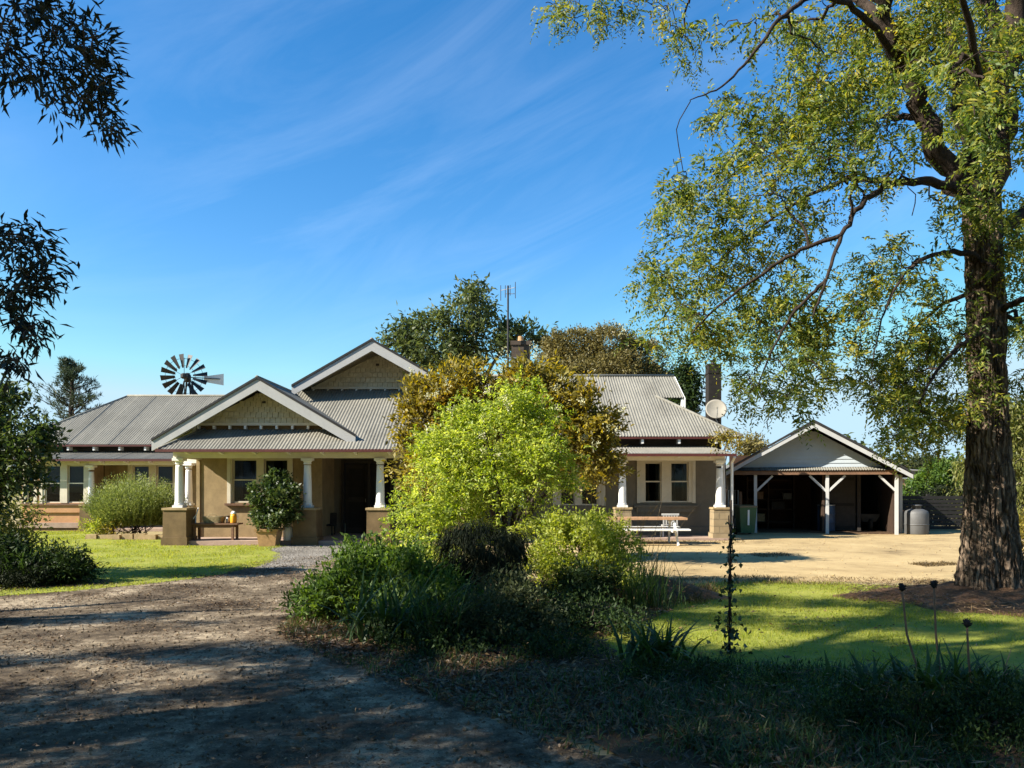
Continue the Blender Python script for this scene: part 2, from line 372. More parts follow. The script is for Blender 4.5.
class Skel:
    """limbs laid by hand, then twigs grown out to every leaf clump"""
    def __init__(s): s.paths=[]; s.pos=[]; s.rad=[]; s.par=[]; s.cnt=[]; s.chains=[]
    def limb(s, pts, rads, sub=5, wob=.03, seed=0):
        P=[np.array(p,dtype=float) for p in pts]; out=[]; rr=[]
        for i in range(len(P)-1):
            p0=P[max(i-1,0)];p1=P[i];p2=P[i+1];p3=P[min(i+2,len(P)-1)]
            for k in range(sub):
                t=k/sub
                q=.5*((2*p1)+(-p0+p2)*t+(2*p0-5*p1+4*p2-p3)*t*t+(-p0+3*p1-3*p2+p3)*t**3)
                out.append(q); rr.append(rads[i]*(1-t)+rads[i+1]*t)
        out.append(P[-1]); rr.append(rads[-1])
        for i in range(1,len(out)-1): out[i]=out[i]+RNG.normal(scale=wob*min(1,rr[i]*6),size=3)
        s.paths.append((out,rr))
        for i,(q,r) in enumerate(zip(out,rr)): s.pos.append(q); s.rad.append(r); s.par.append(-1); s.cnt.append(0)
        return s
    def grow(s, T, droop=.25, seg=4, tip=.004, minz=None, wander=.06, expo=.48, maxlen=None):
        n0=len(s.pos); cap=n0+len(T)*seg+5
        pos=np.zeros((cap,3)); pos[:n0]=s.pos; m=n0; par=list(s.par); cnt=[0]*cap
        base=np.array(s.pos); fixed=np.array(s.rad)
        dist=np.array([np.min(np.linalg.norm(base-t,axis=1)) for t in T]); order=np.argsort(dist)
        tips={}
        for ti in order:
            t=T[ti]; dd=pos[:m]-t
            ln=np.linalg.norm(dd,axis=1)+.0
            k=int(np.argmin(ln+ .25*np.maximum(0,pos[:m,2]-t[2])*0))
            a=pos[k]; l=ln[k]
            if maxlen and l>maxlen: continue
            prev=k; chain=[k]
            for j in range(1,seg+1):
                u=j/seg
                q=a*(1-u)+t*u+np.array([0,0,1.])*droop*l*math.sin(math.pi*u)*.5
                if j<seg: q=q+RNG.normal(scale=wander*l,size=3)
                pos[m]=q; par.append(prev); chain.append(m); prev=m; m+=1
            tips[ti]=(unit((pos[m-1]-pos[m-2])[None])[0])
            s.chains.append(chain)
            q=prev
            while q>=n0: cnt[q]+=1; q=par[q]
        rad=np.zeros(m); rad[:n0]=fixed
        for i in range(n0,m): rad[i]=tip*max(1,cnt[i])**expo
        for i in range(n0,m):
            p=par[i]
            rad[i]=min(rad[i],max(tip,rad[p]*.92 if p>=n0 else rad[p]*.75))
        s.gpos=pos[:m]; s.grad=rad
        return tips
    def mesh(s, mb, nbig=12, nsm=4, paths=True):
        if paths:
            for p,r in s.paths: mb.tube(p,r,nbig if max(r)>.03 else 7)
        for ch in s.chains:
            pts=[s.gpos[i] for i in ch]; rr=[s.grad[i] for i in ch]; rr[0]=min(rr[0],rr[1]*1.3)
            mb.tube(pts,rr,nsm if max(rr)<.02 else 7,cap=False)
        return mb

def shrub(name,label,cat,base,lobes,mat,n,m,spread,L,W,stemmat='bark_dark',stems=7,out=.6,up=.2,rnd=.7,shell=.5,rough=.22,group=None,droop=.15,stemr=.018,minz=.02):
    root=thing(name,label,cat,base,group)
    C,Dn=lobes_pts(lobes,max(8,n//5),shell,rough); js=spread*1.5; C=np.repeat(C,5,0)+RNG.normal(size=(len(C)*5,3))*[js,js,js*.8]; Dn=np.repeat(Dn,5,0)
    k=C[:,2]>minz; C=C[k]; Dn=Dn[k]
    v,q=clumps(C,Dn,m,spread,L,W,out,up,rnd,droop=droop)
    v[:,2]=np.maximum(v[:,2],.005)
    npobj('foliage',v,q,MAT[mat],root)
    mb=MB()
    for i in range(stems):
        l=lobes[i%len(lobes)]
        e=np.array(l[:3])+RNG.normal(scale=.35,size=3)*np.array(l[3:6])
        b=np.array(base)+np.array([RNG.normal()*.06,RNG.normal()*.06,-.02])
        mid=(b*.5+e*.5)+np.array([RNG.normal()*.05,RNG.normal()*.05,.1*abs(e[2]-b[2])])
        mb.tube([b,b*.7+mid*.3,mid,mid*.4+e*.6,e],[stemr,stemr*.9,stemr*.75,stemr*.5,stemr*.25],6)
    obj('stem',mb,MAT[stemmat],root,True)
    return root

def blades(C, H, W, lean, segs=4, rng=RNG, width_mid=1.0, dirs=None, arch=1.0):
    """arching strap leaves or grass blades as tapered strips"""
    n=len(C); a=rng.uniform(0,2*math.pi,n) if dirs is None else dirs
    d=np.stack([np.cos(a),np.sin(a),np.zeros(n)],1); s=np.stack([-np.sin(a),np.cos(a),np.zeros(n)],1)
    tw=rng.normal(scale=.4,size=n); s=unit(s+d*tw[:,None])
    H=np.broadcast_to(H,(n,)); W=np.broadcast_to(W,(n,)); lean=np.broadcast_to(lean,(n,))
    V=np.empty((n,(segs+1)*2,3))
    for i in range(segs+1):
        t=i/segs
        th=lean*(.25+arch*t)
        x=H*t*np.sin(th); z=H*t*np.cos(th*.9)
        c=C+d*x[:,None]; c[:,2]+=z
        w=W*(.7+.3*math.sin(math.pi*min(1,t*1.4)))*(1-t**2.2*.93)*.5
        V[:,2*i]=c-s*w[:,None]; V[:,2*i+1]=c+s*w[:,None]
    V[:,:,2]=np.maximum(V[:,:,2],.004)
    q=[]
    base=np.arange(n)*(segs+1)*2
    for i in range(segs):
        q.append(np.stack([base+2*i,base+2*i+1,base+2*i+3,base+2*i+2],1))
    return V.reshape(-1,3),np.concatenate(q)
def strap_clump(name,label,c,n,H,W,spread,mat='strap',lean=(.3,1.3),group=None):
    C=np.array(c)+np.column_stack([RNG.normal(scale=spread,size=n),RNG.normal(scale=spread*.7,size=n),np.zeros(n)])
    v,q=blades(C,H*RNG.uniform(.6,1.15,n),W*RNG.uniform(.7,1.2,n),RNG.uniform(lean[0],lean[1],n),6)
    o=npobj(name,v,q,MAT[mat],None,c)
    return tag(o,label,'plant',group)

# ================================================================== RIGHT FOREGROUND TREE
def right_tree():
    D0=10.8
    base=at(990,605,D0); base[2]=0
    root=thing('shade_tree','large rough barked shade tree with weeping feathery leaves beside the right hand lawn','tree',base)
    def p(px,py,dd=0): return at(px,py,D0+dd)
    # trunk with furrowed bark: a fine tube pushed in and out
    ctrl=[(994,612,.50),(993,598,.41),(992,580,.365),(991,560,.33),(990,530,.29),(989,480,.245),(988,430,.215),(987,380,.195),(986,320,.185),(984,270,.185),(982,225,.2),(980,195,.19)]
    sk=Skel()
    nseg=220; nn=140; V=[];Q=[]
    zs=[p(a,b)[2] for a,b,_ in ctrl]; xs=[p(a,b)[0] for a,b,_ in ctrl]; rs=[c for *_,c in ctrl]
    zs[0]=-.05
    for i in range(nseg+1):
        z=zs[0]+(zs[-1]-zs[0])*(i/nseg)**1.15
        x=np.interp(z,zs,xs); r=np.interp(z,zs,rs)
        for k in range(nn):
            a=2*math.pi*k/nn
            fl=max(0,1-z/.9)
            rr=r*(1+.16*fl**1.5*math.sin(a*5+.8)+.08*fl*math.sin(a*9+2))
            u=mnoise.noise(Vector((math.cos(a)*4.2,math.sin(a)*4.2,z*.9)))
            w=mnoise.noise(Vector((math.cos(a)*11,math.sin(a)*11,z*2.2+5)))
            ridge=1-abs(w)*2
            rr+=.035*u+.062*ridge*(.6+.4*r/.3)+.018*mnoise.noise(Vector((math.cos(a)*24,math.sin(a)*24,z*7)))
            V.append((x+rr*math.cos(a),D0+rr*math.sin(a),z))
    for i in range(nseg):
        for k in range(nn):
            k2=(k+1)%nn; Q.append((i*nn+k,i*nn+k2,(i+1)*nn+k2,(i+1)*nn+k))
    mb=MB(); mb.v=V; mb.f=Q
    obj('trunk',mb,MAT['bark'],root,True)
    # limbs
    limbs=[
     ([(981,215,0),(950,165,-.1),(926,118,-.25),(905,72,-.4),(886,25,-.6),(868,-40,-.9),(850,-120,-1.3)],[.16,.145,.13,.115,.1,.08,.04]),
     ([(982,205,0),(962,130,.3),(953,60,.6),(948,-30,.9),(940,-140,1.2)],[.12,.1,.09,.07,.03]),
     ([(982,215,0),(998,140,-.1),(1008,60,-.2),(1014,-30,-.3),(1016,-150,-.4),(1020,-300,-.3)],[.18,.16,.14,.12,.08,.03]),
     ([(962,186,-.1),(925,181,-.5),(892,184,-.9),(862,202,-1.2),(842,235,-1.4),(826,280,-1.5),(812,318,-1.6)],[.075,.054,.042,.034,.026,.017,.006]),
     ([(905,75,-.4),(868,22,-.8),(825,-4,-1.3),(785,14,-1.6),(755,52,-1.8),(722,86,-1.9),(690,100,-2)],[.05,.04,.032,.025,.018,.011,.005]),
     ([(886,25,-.6),(850,-10,.2),(800,-25,.8),(740,-5,1.1),(680,-8,1.2),(620,-6,1.3),(575,-2,1.3)],[.07,.055,.045,.035,.024,.014,.007]),
     ([(926,118,-.25),(880,118,.6),(830,130,1.2),(780,150,1.6),(735,175,1.8),(700,190,1.9)],[.05,.036,.026,.018,.011,.005]),
     ([(892,184,-.9),(850,180,-.4),(800,200,.2),(750,235,.5),(710,270,.6),(682,300,.6)],[.04,.03,.022,.016,.01,.005]),
     ([(985,262,0),(955,252,-.5),(925,258,-.9),(900,280,-1.1),(882,320,-1.2),(872,365,-1.2)],[.045,.036,.026,.018,.01,.005]),
     ([(985,290,.1),(950,300,.8),(915,330,1.2),(893,370,1.4),(880,410,1.5)],[.04,.03,.02,.012,.006]),
     ([(988,330,0),(960,345,-.6),(935,375,-.9),(918,405,-1)],[.035,.028,.02,.01]),
     ([(990,240,0),(1030,205,.2),(1070,190,.4),(1130,200,.5),(1180,250,.6)],[.1,.08,.06,.04,.015]),
     ([(989,320,.1),(1020,300,-.5),(1055,310,-.9),(1085,360,-1)],[.05,.04,.03,.012]),
     ([(1008,60,-.2),(1060,20,-.4),(1120,10,-.7),(1190,60,-.9),(1230,140,-1)],[.1,.08,.06,.04,.015]),
     ([(984,225,0),(975,150,1.2),(968,80,2.4),(955,10,3.2),(935,-50,3.8)],[.1,.08,.06,.04,.02]),
     ([(988,225,0),(985,130,-1.2),(972,40,-2.0),(955,-30,-2.6),(930,-90,-3)],[.08,.06,.04,.025,.01]),
     ([(842,235,-1.4),(800,250,-1.3),(760,275,-1.2),(720,305,-1.1),(690,335,-1)],[.03,.025,.02,.014,.008]),
     ([(826,280,-1.5),(800,305,-1.3),(775,345,-1.1),(758,385,-1)],[.026,.02,.014,.008]),
     ([(1008,60,-.2),(975,-30,.4),(930,-90,.8),(860,-130,1),(780,-140,1)],[.09,.08,.06,.04,.015]),
    ]
    for pts,r in limbs: sk.limb([p(*q) for q in pts],r,6,wob=.06)
    # leaf clump places: an uneven crown in depth, built round where the limbs reach
    T=[]
    zones=[ # px,py, rx,ry, depth, rdepth, count
     (700,185,42,38,-.3,1.7,40),(735,130,55,55,0,1.8,62),(790,70,70,60,-.4,2,110),(870,50,70,60,-.3,2.2,130),(960,40,75,60,0,2.6,190),(1050,60,80,90,0,2.4,80),
     (700,285,45,40,0,1.3,70),(745,225,50,45,.2,1.6,76),(800,170,55,50,-.2,1.8,84),(860,150,50,50,-.2,1.8,66),(760,300,55,45,-.4,1.3,92),(705,322,40,24,-.5,1.,44),
     (800,300,40,60,-1,1.,50),(775,370,30,40,-1,.8,34),(745,390,25,30,-.9,.7,24),(830,345,30,45,-1,.9,34),
     (880,330,40,55,-.2,1.2,60),(905,280,40,40,.2,1.2,40),(925,370,40,50,.5,1.1,76),(895,400,35,35,-.2,1.2,56),(945,320,30,60,.6,1.0,40),(970,400,50,40,1.4,.8,50),(1035,330,40,90,.2,1.4,110),(950,395,24,30,-.6,.4,24),(985,340,22,70,-.5,.25,22),
     (1035,200,40,80,.3,1.6,80),(985,250,25,50,-.4,.3,14),(930,230,30,50,-.6,1.4,26),(1080,280,60,120,0,2,70),(1120,150,80,100,0,2.2,60),(690,30,50,24,.8,1,20),(640,8,50,12,1.2,.4,12),(575,6,30,10,1.3,.2,8),
     (880,-60,120,60,.2,2.4,110),(1000,-110,130,90,0,2.8,130),(800,-60,100,50,.6,2,60),(960,90,60,60,3,1.3,50),(960,90,60,70,-2.8,1,40)]
    for (x,y,rx,ry,d,rd,c) in zones:
        for _ in range(max(2,int(c/9))):
            u=unit(RNG.normal(size=(1,3)))[0]*RNG.random()**.4
            q=p(x+u[0]*rx*1.1,y+u[1]*ry*1.1,d+u[2]*rd)
            for _ in range(7): T.append(q+RNG.normal(size=3)*[.2,.2,.15]+[0,0,-abs(RNG.normal())*.08])
    T=np.array(T); T=T[T[:,2]>2.0]
    tx=CX+T[:,0]/T[:,1]*F; ty=HY-(T[:,2]-CAMZ)/T[:,1]*F; T=T[~((ty>342+np.abs(RNG.normal(size=len(T)))*8)&(tx<738))]
    tips=sk.grow(T,.24,6,.0062,wander=.06,expo=.5)
    sk.mesh(b:=MB(),12,4)
    obj('branches',b,MAT['bark_dark'],root,True)
    ks=sorted(tips); C=T[ks]; Dn=np.array([tips[k] for k in ks])
    rep=6; leafy=RNG.random(len(C))<.84; C=C[leafy]; Dn=Dn[leafy]
    O=np.repeat(C,rep,0)+RNG.normal(scale=.085,size=(len(C)*rep,3)); DD=np.repeat(Dn,rep,0)*.6+RNG.normal(scale=.6,size=(len(O),3))+np.array([0,0,-.1])
    v1=sprays(O,DD,14,RNG.uniform(.18,.36,len(O)),.095,.033,.32,58)
    # sprays along the last stretch of every twig too
    O2=[];D2=[]
    for ch in sk.chains:
        for i in ch[-3:-1]:
            if RNG.random()<.06: O2.append(sk.gpos[i]); D2.append(RNG.normal(size=3)*.7+np.array([0,0,-.4]))
    v2=sprays(np.array(O2),np.array(D2),10,RNG.uniform(.16,.3,len(O2)),.08,.02,.4,48)
    V,Q=merge([v1,v2])
    npobj('crown',V,Q,MAT['l_right'],root)
    return root
right_tree()

# ================================================================== SHADE TREES LEFT OF THE DRIVE (their boughs hang into the picture)
def inview(P,m=25):
    x=CX+P[:,0]/np.maximum(P[:,1],.05)*F; y=HY-(P[:,2]-CAMZ)/np.maximum(P[:,1],.05)*F
    return (P[:,1]>.2)&(x>-m)&(x<1024+m)&(y>-m)&(y<768+m)
def shadow_ok(P):
    k=P[:,2]/-SUNV[2]; sx=P[:,0]+SUNV[0]*k; sy=P[:,1]+SUNV[1]*k
    lim=np.interp(sx,[-9,-5,-2.5,-.5,.8,2.2,3,6,9],[9.3,9.3,9.3,9.4,9.4,10.5,11.0,11.3,10.9])
    ok=sy<lim+.35*np.sin(sx*2.3)+.2*np.sin(sx*5.1)
    # openings in the crown let patches of sun reach the drive and the lawn
    hole=np.zeros(len(P),bool)
    for ex,ey,rx,ry in [(-4.1,8.3,2.1,.6),(-5.2,7.7,1.6,.42),(-2.2,8.9,1.2,.4),(-3.3,6.55,1.15,.42),(-4.4,6.2,.6,.3),(-.6,7.0,.55,.36),(-1.6,7.7,.6,.3),(-1.0,8.6,.8,.3),(1.9,8.25,1.45,.62),(4.4,8.0,.9,.4),(3.6,9.75,1.3,.3),(6.3,9.2,1.0,.35),(-2.4,5.3,.5,.35)]:
        wx=ex+.25*np.sin(sy*5+ex*3); wy=ey+.16*np.sin(sx*3.3+ey*5)+.08*np.sin(sx*9)
        hole|=((sx-wx)/(rx+.12))**2+((sy-wy)/(ry+.14))**2<1
    return ok&~hole
def gum():
    root=thing('gum_tree','dark leafy gum tree whose boughs hang into the upper left sky','tree',(-8.2,3.0,0))
    sk=Skel()
    sk.limb([(-8.2,3,-.1),(-8.15,3.05,1.5),(-8,3.1,3.2),(-7.9,3.2,4.6)],[.42,.34,.3,.27],6)
    for pts,r in [([(-7.9,3.2,4.6),(-7,3.4,5.8),(-6,3.8,6.6),(-4.8,4.2,6.6),(-3.9,4.5,5.4),(-3.3,4.6,4.4)],[.16,.13,.09,.06,.035,.015]),
                  ([(-7.95,3.1,3.6),(-6.6,3.8,4.2),(-5.2,4.4,4.1),(-4.2,4.7,3.5),(-3.5,4.85,2.9)],[.1,.08,.055,.035,.012]),
                  ([(-7.9,3.2,4.6),(-8,3.4,6.5),(-8.2,3.2,8.5),(-8.3,3,10.5)],[.24,.2,.13,.05]),
                  ([(-7.9,3.2,4.6),(-9.2,3.6,6),(-10.8,4.4,7.4),(-12,5.2,8.6)],[.18,.14,.09,.03]),
                  ([(-8,3.4,6.5),(-6.8,2.6,8),(-5.4,2,9),(-4,1.6,9.6)],[.13,.1,.06,.02]),
                  ([(-8,3.3,5.5),(-9,1.6,6.5),(-9.8,-.2,7.4),(-10.4,-1.6,8)],[.14,.1,.06,.02]),
                  ([(-8.1,3.3,7.5),(-7.6,4.8,8.6),(-7.4,6,9.4)],[.1,.06,.02])]: sk.limb(pts,r,5)
    n=4300
    d=unit(RNG.normal(size=(n,3)))*(RNG.random(n)**.4)[:,None]
    P=np.array([-8.6,3.0,7.6])+d*np.array([5.6,5.0,4.2])
    P=P[(~inview(P,70))&shadow_ok(P)&(P[:,2]>3)]
    P=P[RNG.permutation(len(P))[:3000]]
    E=[]   # the boughs that show
    for (x,y,rx,ry,c) in [(30,25,48,34,34),(85,40,34,42,26),(55,85,40,30,16),(95,90,28,34,24),(112,128,18,16,10),(20,70,30,30,10),(20,245,34,26,24),(40,275,24,26,16),(12,300,28,34,22),(30,330,22,24,12),(10,365,20,20,10),(-30,60,40,60,25),(-40,290,40,60,25)]:
        for _ in range(c):
            u=unit(RNG.normal(size=(1,3)))[0]*RNG.random()**.5
            E.append(at(x+u[0]*rx,y+u[1]*ry,4.65+u[2]*.35))
    E=np.array(E); T=np.concatenate([P,E])
    tips=sk.grow(T,.12,5,.004,wander=.06)
    b=sk.mesh(MB(),12,4); obj('trunk',b,MAT['bark_grey'],root,True)
    ks=sorted(tips); C=T[ks]; Dn=np.array([tips[k] for k in ks]); big=np.array([k<len(P) for k in ks])
    v1=clumps(C[big],Dn[big],30,.13,.13,.045,.5,-.1,.8)
    v2=clumps(C[~big],Dn[~big],11,.04,.085,.019,.8,-.2,.5)
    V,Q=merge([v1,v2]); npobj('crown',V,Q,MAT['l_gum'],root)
gum()
def behind(label,x,y,h,r):  # trees added out of view to block sky light and deepen the foreground shade
    root=thing('gum_tree',label,'tree',(x,y,0),'unseen trees added behind the viewer')
    sk=Skel(); sk.limb([(x,y,-.1),(x+.1,y,h*.25),(x,y+.1,h*.5)],[.4,.32,.24],4)
    for k in range(6):
        a=k*1.05; e=np.array([x+math.cos(a)*r*.7,y+math.sin(a)*r*.7,h*(.55+.3*(k%2))]); sk.limb([(x,y+.1,h*.45),(e+[x,y,h*.5])/2+[0,0,.4],e],[.14,.09,.03],4)
    d=unit(RNG.normal(size=(900,3)))*(RNG.random(900)**.4)[:,None]; P=np.array([x,y,h*.58])+d*np.array([r,r,h*.42])
    P=P[(P[:,1]<-1.2)&(P[:,2]>1.2)]
    obj('trunk',sk.mesh(MB(),10,4),MAT['bark_grey'],root,True)
    v,q=clumps(P,d[:len(P)],16,.35,.3,.12,.5,0,.8); npobj('crown',v,q,MAT['l_gum'],root)
behind('wide gum tree added unseen behind the viewer on the left to block sky light',-7,-8.5,12,6)
behind('tall gum tree added unseen straight behind the viewer to block sky light',1.5,-8,13,6)
behind('broad gum tree added unseen behind the viewer on the right to block sky light',10,-6.5,12,6)
def gum2():
    root=thing('gum_tree','second shade tree outside the left edge that throws dappled shade over the drive','tree',(-15.5,6.4,0))
    sk=Skel(); sk.limb([(-15.5,6.4,-.1),(-15.4,6.3,2),(-15.2,6.2,4)],[.34,.27,.22],5)
    for e in [(-12,6.5,5.5),(-13,8,6),(-17.5,7,6.5),(-15,4,7),(-14,6,8)]:
        sk.limb([(-15.2,6.2,4),(np.array(e)+np.array([-15.2,6.2,4.4]))/2+np.array([0,0,.5]),e],[.12,.08,.02],4)
    n=3000; d=unit(RNG.normal(size=(n,3)))*(RNG.random(n)**.4)[:,None]
    P=np.array([-14.6,6.2,5.2])+d*np.array([4.6,4.4,3.2]); P=P[(~inview(P,60))&shadow_ok(P)&(P[:,2]>1.8)][:1000]
    tips=sk.grow(P,.15,4,.004); b=sk.mesh(MB(),10,4); obj('trunk',b,MAT['bark_grey'],root,True)
    ks=sorted(tips); v,q=clumps(P[ks],np.array([tips[k] for k in ks]),30,.14,.13,.05,.5,0,.8); npobj('crown',v,q,MAT['l_gum'],root)
gum2()

# ================================================================== LEFT EDGE: round leafy tree, dark bushes
def left_tree():
    D=13.0; s=D/F
    c=lambda x,y,dd=0: at(x,y,D+dd)
    b=np.array([gx(-10,D),D,0])
    root=thing('garden_tree','bushy dark green tree at the left edge in front of the verandah windows','tree',b)
    lob=[]
    for (x,y,r,dd) in [(-4,415,32,0),(26,440,26,-.3),(-6,465,34,.2),(18,474,22,-.2),(-38,430,48,.2),(-48,475,45,0),(4,395,18,.1),(-24,495,26,0),(44,438,12,-.2)]:
        q=c(x,y,dd); lob.append((*q,r*s,r*s*1.1,r*s))
    sk=Skel(); sk.limb([b+[0,0,-.05],b+[.05,0,.7],b+[.1,0,1.5],b+[.15,.05,2.3]],[.11,.09,.07,.03],5)
    C,Dn=lobes_pts(lob,430,.3,.32)
    tips=sk.grow(C,.15,4,.004); obj('trunk',sk.mesh(MB(),9,4),MAT['bark_dark'],root,True)
    v,q=clumps(C,Dn,26,.1,.105,.05,.5,.1,.8); npobj('crown',v,q,MAT['l_glossy'],root)
left_tree()
def E_(x,y,d,rx,ry=None,rd=None):       # a lobe given by direction, distance and size in pixels
    s=d/F; q=at(x,y,d); ry=ry or rx; rd=rd or rx
    return (*q,rx*s,rd*s,ry*s)
def B_(x,d): return (gx(x,d),d,0)
shrub('garden_bush','low dark leafy bush at the end of the left garden bed beside the bright lawn','bush',B_(62,12.6),
      [E_(64,566,12.6,19,15),E_(48,571,12.5,18,12),E_(74,570,12.6,12,11)],'l_dark',300,22,.06,.09,.022,rnd=.6)
shrub('garden_bush','dark ragged bush under the round tree at the left edge','bush',B_(8,12.6),
      [E_(2,558,12.6,22,18),E_(-18,560,12.6,28,24),E_(24,566,12.5,18,13)],'l_dark',420,18,.07,.1,.035,rnd=.7,rough=.35,shell=.3)
shrub('garden_bush','low grey twiggy ground plant at the bottom of the left garden bed','bush',B_(15,12.3),
      [E_(18,578,12.2,30,8),E_(-12,576,12.2,26,9)],'l_blackgreen',240,18,.06,.06,.02,rnd=.8,rough=.3)
shrub('flowering_shrub','pale yellow green shrub at the left edge against the warm verandah wall','bush',B_(8,14),
      [E_(10,520,14,24,20),E_(28,538,13.8,14,16),E_(-8,535,14,22,24)],'l_pale',260,14,.09,.09,.04,shell=.2,rough=.35)
strap_clump('strap_leaf_plant','small clump of upright strap leaves inside the dark left garden bed',(gx(22,12.3),12.3,0),60,.62,.035,.12,'strap',(.1,.6))

# rosemary-like shrub by the verandah
def rosemary():
    D=24.2; s=D/F; base=np.array([gx(135,D),D,0]); root=thing('rosemary_bush','rounded bush of upright pale green sprigs beside the left verandah','bush',base)
    n=2600; a=RNG.uniform(0,2*math.pi,n); r=RNG.random(n)**.5
    bx=base[0]+np.cos(a)*r*.92; by=D+np.sin(a)*r*.8
    top=.95+.62*(1-r**2)
    O=np.column_stack([bx,by,top*.35]); d=np.column_stack([np.cos(a)*r*.75,np.sin(a)*r*.75,np.ones(n)])+RNG.normal(scale=.13,size=(n,3))
    v,q=sprays(O,d,16,top*RNG.uniform(.65,1.05,n),.12,.03,.02,24); npobj('foliage',v,q,MAT['l_rose'],root)
    mb=MB()
    for i in range(26):
        e=O[i]+unit(d[i:i+1])[0]*.7; mb.tube([(base[0]+RNG.normal()*.25,D+RNG.normal()*.2,-.02),O[i],e],[.014,.01,.004],5)
    obj('stem',mb,MAT['bark_dark'],root,True)
rosemary()
shrub('garden_bush','small rounded lime green ball bush left of the upright sprig bush','bush',B_(97,23.6),[E_(97,526,23.6,11,10)],'l_yellow',120,16,.06,.07,.03)
shrub('garden_bush','low brown dying plant in front of the upright sprig bush','bush',B_(112,23.5),[E_(112,524,23.5,13,12),E_(118,516,23.6,9,8)],'l_bronze',110,14,.07,.07,.025,rough=.35)

# ================================================================== CENTRAL GARDEN BED
def bronze_tree():
    D=15.6; s=D/F; b=np.array([gx(505,D),D,0])
    root=thing('bronze_tree','bronze and yellow leaved tree standing behind the lime green tree','tree',b)
    lob=[E_(x,y,D+dd,r,ry) for x,y,r,ry,dd in [(456,390,34,28,0),(420,430,26,38,.2),(430,403,22,20,.1),(440,470,34,34,0),(480,410,34,34,.3),(530,400,36,34,.2),(556,435,36,40,0),(590,440,20,32,-.2),(572,402,26,26,-.1),(590,415,22,30,-.3),(600,450,16,34,-.2),(500,440,44,40,.6),(600,425,14,22,0),(532,380,28,18,0)]]
    sk=Skel()
    for e in [(430,430),(455,390),(500,385),(545,395),(580,430),(570,470),(440,475)]:
        q=at(*e,D+RNG.normal()*.3); m=(b*.6+q*.4)+np.array([0,0,.3]); sk.limb([b+RNG.normal(scale=.05,size=3)*[1,1,0],m,q],[.06,.045,.015],5)
    C,Dn=lobes_pts(lob,290,.4,.24); C=np.repeat(C,6,0)+RNG.normal(size=(len(C)*6,3))*[.16,.16,.12]; Dn=np.repeat(Dn,6,0); tips=sk.grow(C,.12,3,.004); obj('trunk',sk.mesh(MB(),8,4),MAT['bark_dark'],root,True)
    v,q=clumps(C,Dn,20,.085,.12,.05,.75,.3,.6); npobj('crown',v,q,MAT['l_bronze'],root)
bronze_tree()
def lime_tree():
    D=11.6; b=np.array([gx(506,D),D,0]); root=thing('lime_tree','airy lime green tree glowing in the middle of the central garden bed','tree',b)
    lob=[E_(x,y,D+dd,r,ry) for x,y,r,ry,dd in [(512,420,34,26,0),(484,418,26,22,.1),(535,418,20,20,0),(480,440,46,32,.1),(446,452,22,20,.2),(528,440,28,36,-.2),(505,470,60,38,0),(450,480,36,36,-.1),(430,512,34,32,-.3),(412,535,24,22,-.3),(470,520,34,34,.2),(527,485,20,30,.2),(520,402,20,13,0),(440,455,18,18,.2),(420,555,20,18,-.5)]]
    sk=Skel()
    for e in [(510,420),(470,450),(545,440),(440,500),(412,532),(540,480),(500,470),(480,410)]:
        q=at(*e,D+RNG.normal()*.25); m=(b*.55+q*.45)+np.array([(b[0]-q[0])*.25,0,.15]); sk.limb([b+RNG.normal(scale=.05,size=3)*[1,1,0],m,q],[.032,.022,.007],5)
    C,Dn=lobes_pts(lob,150,.3,.4); C=np.repeat(C,7,0)+RNG.normal(size=(len(C)*7,3))*[.15,.15,.1]; Dn=np.repeat(Dn,7,0); tips=sk.grow(C,.12,4,.0032); obj('trunk',sk.mesh(MB(),8,4),MAT['bark_dark'],root,True)
    rep=5; O=np.repeat(C,rep,0)+RNG.normal(scale=.07,size=(len(C)*rep,3)); d=np.repeat(Dn,rep,0)*.6+RNG.normal(scale=.6,size=(len(O),3))+[0,0,.1]
    v,q=sprays(O,d,7,RNG.uniform(.12,.24,len(O)),.08,.03,.35,52); npobj('crown',v,q,MAT['l_lime'],root)
    # creamy flower heads
    P=at(505,405,D)+RNG.normal(size=(40,3))*[.75,.4,.45]
    v,q=clumps(P,np.tile([0,-.5,.6],(len(P),1)),26,.035,.025,.022,.6,.4,.6); npobj('flowers',v,q,FLOW,root)
FLOW=leafmat('cream_flower',[(.2,(.45,.45,.25)),(.8,(.65,.63,.42))],.3)
lime_tree()
shrub('garden_bush','broad yellow green bush right of the lime tree in the central bed','bush',B_(585,10.8),
      [E_(575,545,10.8,44,36),E_(612,550,10.8,34,30),E_(545,540,10.9,26,30),E_(595,575,10.5,40,22),E_(560,570,10.5,34,26),E_(590,528,10.9,26,16)],'l_yellow',820,20,.05,.06,.024,rough=.25)
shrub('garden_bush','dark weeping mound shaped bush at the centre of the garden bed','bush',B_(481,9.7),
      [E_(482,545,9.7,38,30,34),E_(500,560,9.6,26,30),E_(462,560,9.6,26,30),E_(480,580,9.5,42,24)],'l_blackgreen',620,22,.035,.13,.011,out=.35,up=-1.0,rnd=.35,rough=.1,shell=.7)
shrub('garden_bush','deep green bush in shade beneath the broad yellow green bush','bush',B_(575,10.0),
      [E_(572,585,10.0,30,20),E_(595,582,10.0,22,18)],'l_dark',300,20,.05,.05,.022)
shrub('garden_bush','mid green leafy bush at the left tip of the central garden bed','bush',B_(345,9.2),
      [E_(345,590,9.2,36,26),E_(320,600,9.1,24,18),E_(380,585,9.3,34,28),E_(365,565,9.6,28,20)],'l_mid',760,16,.055,.075,.028,up=.5,rough=.3)
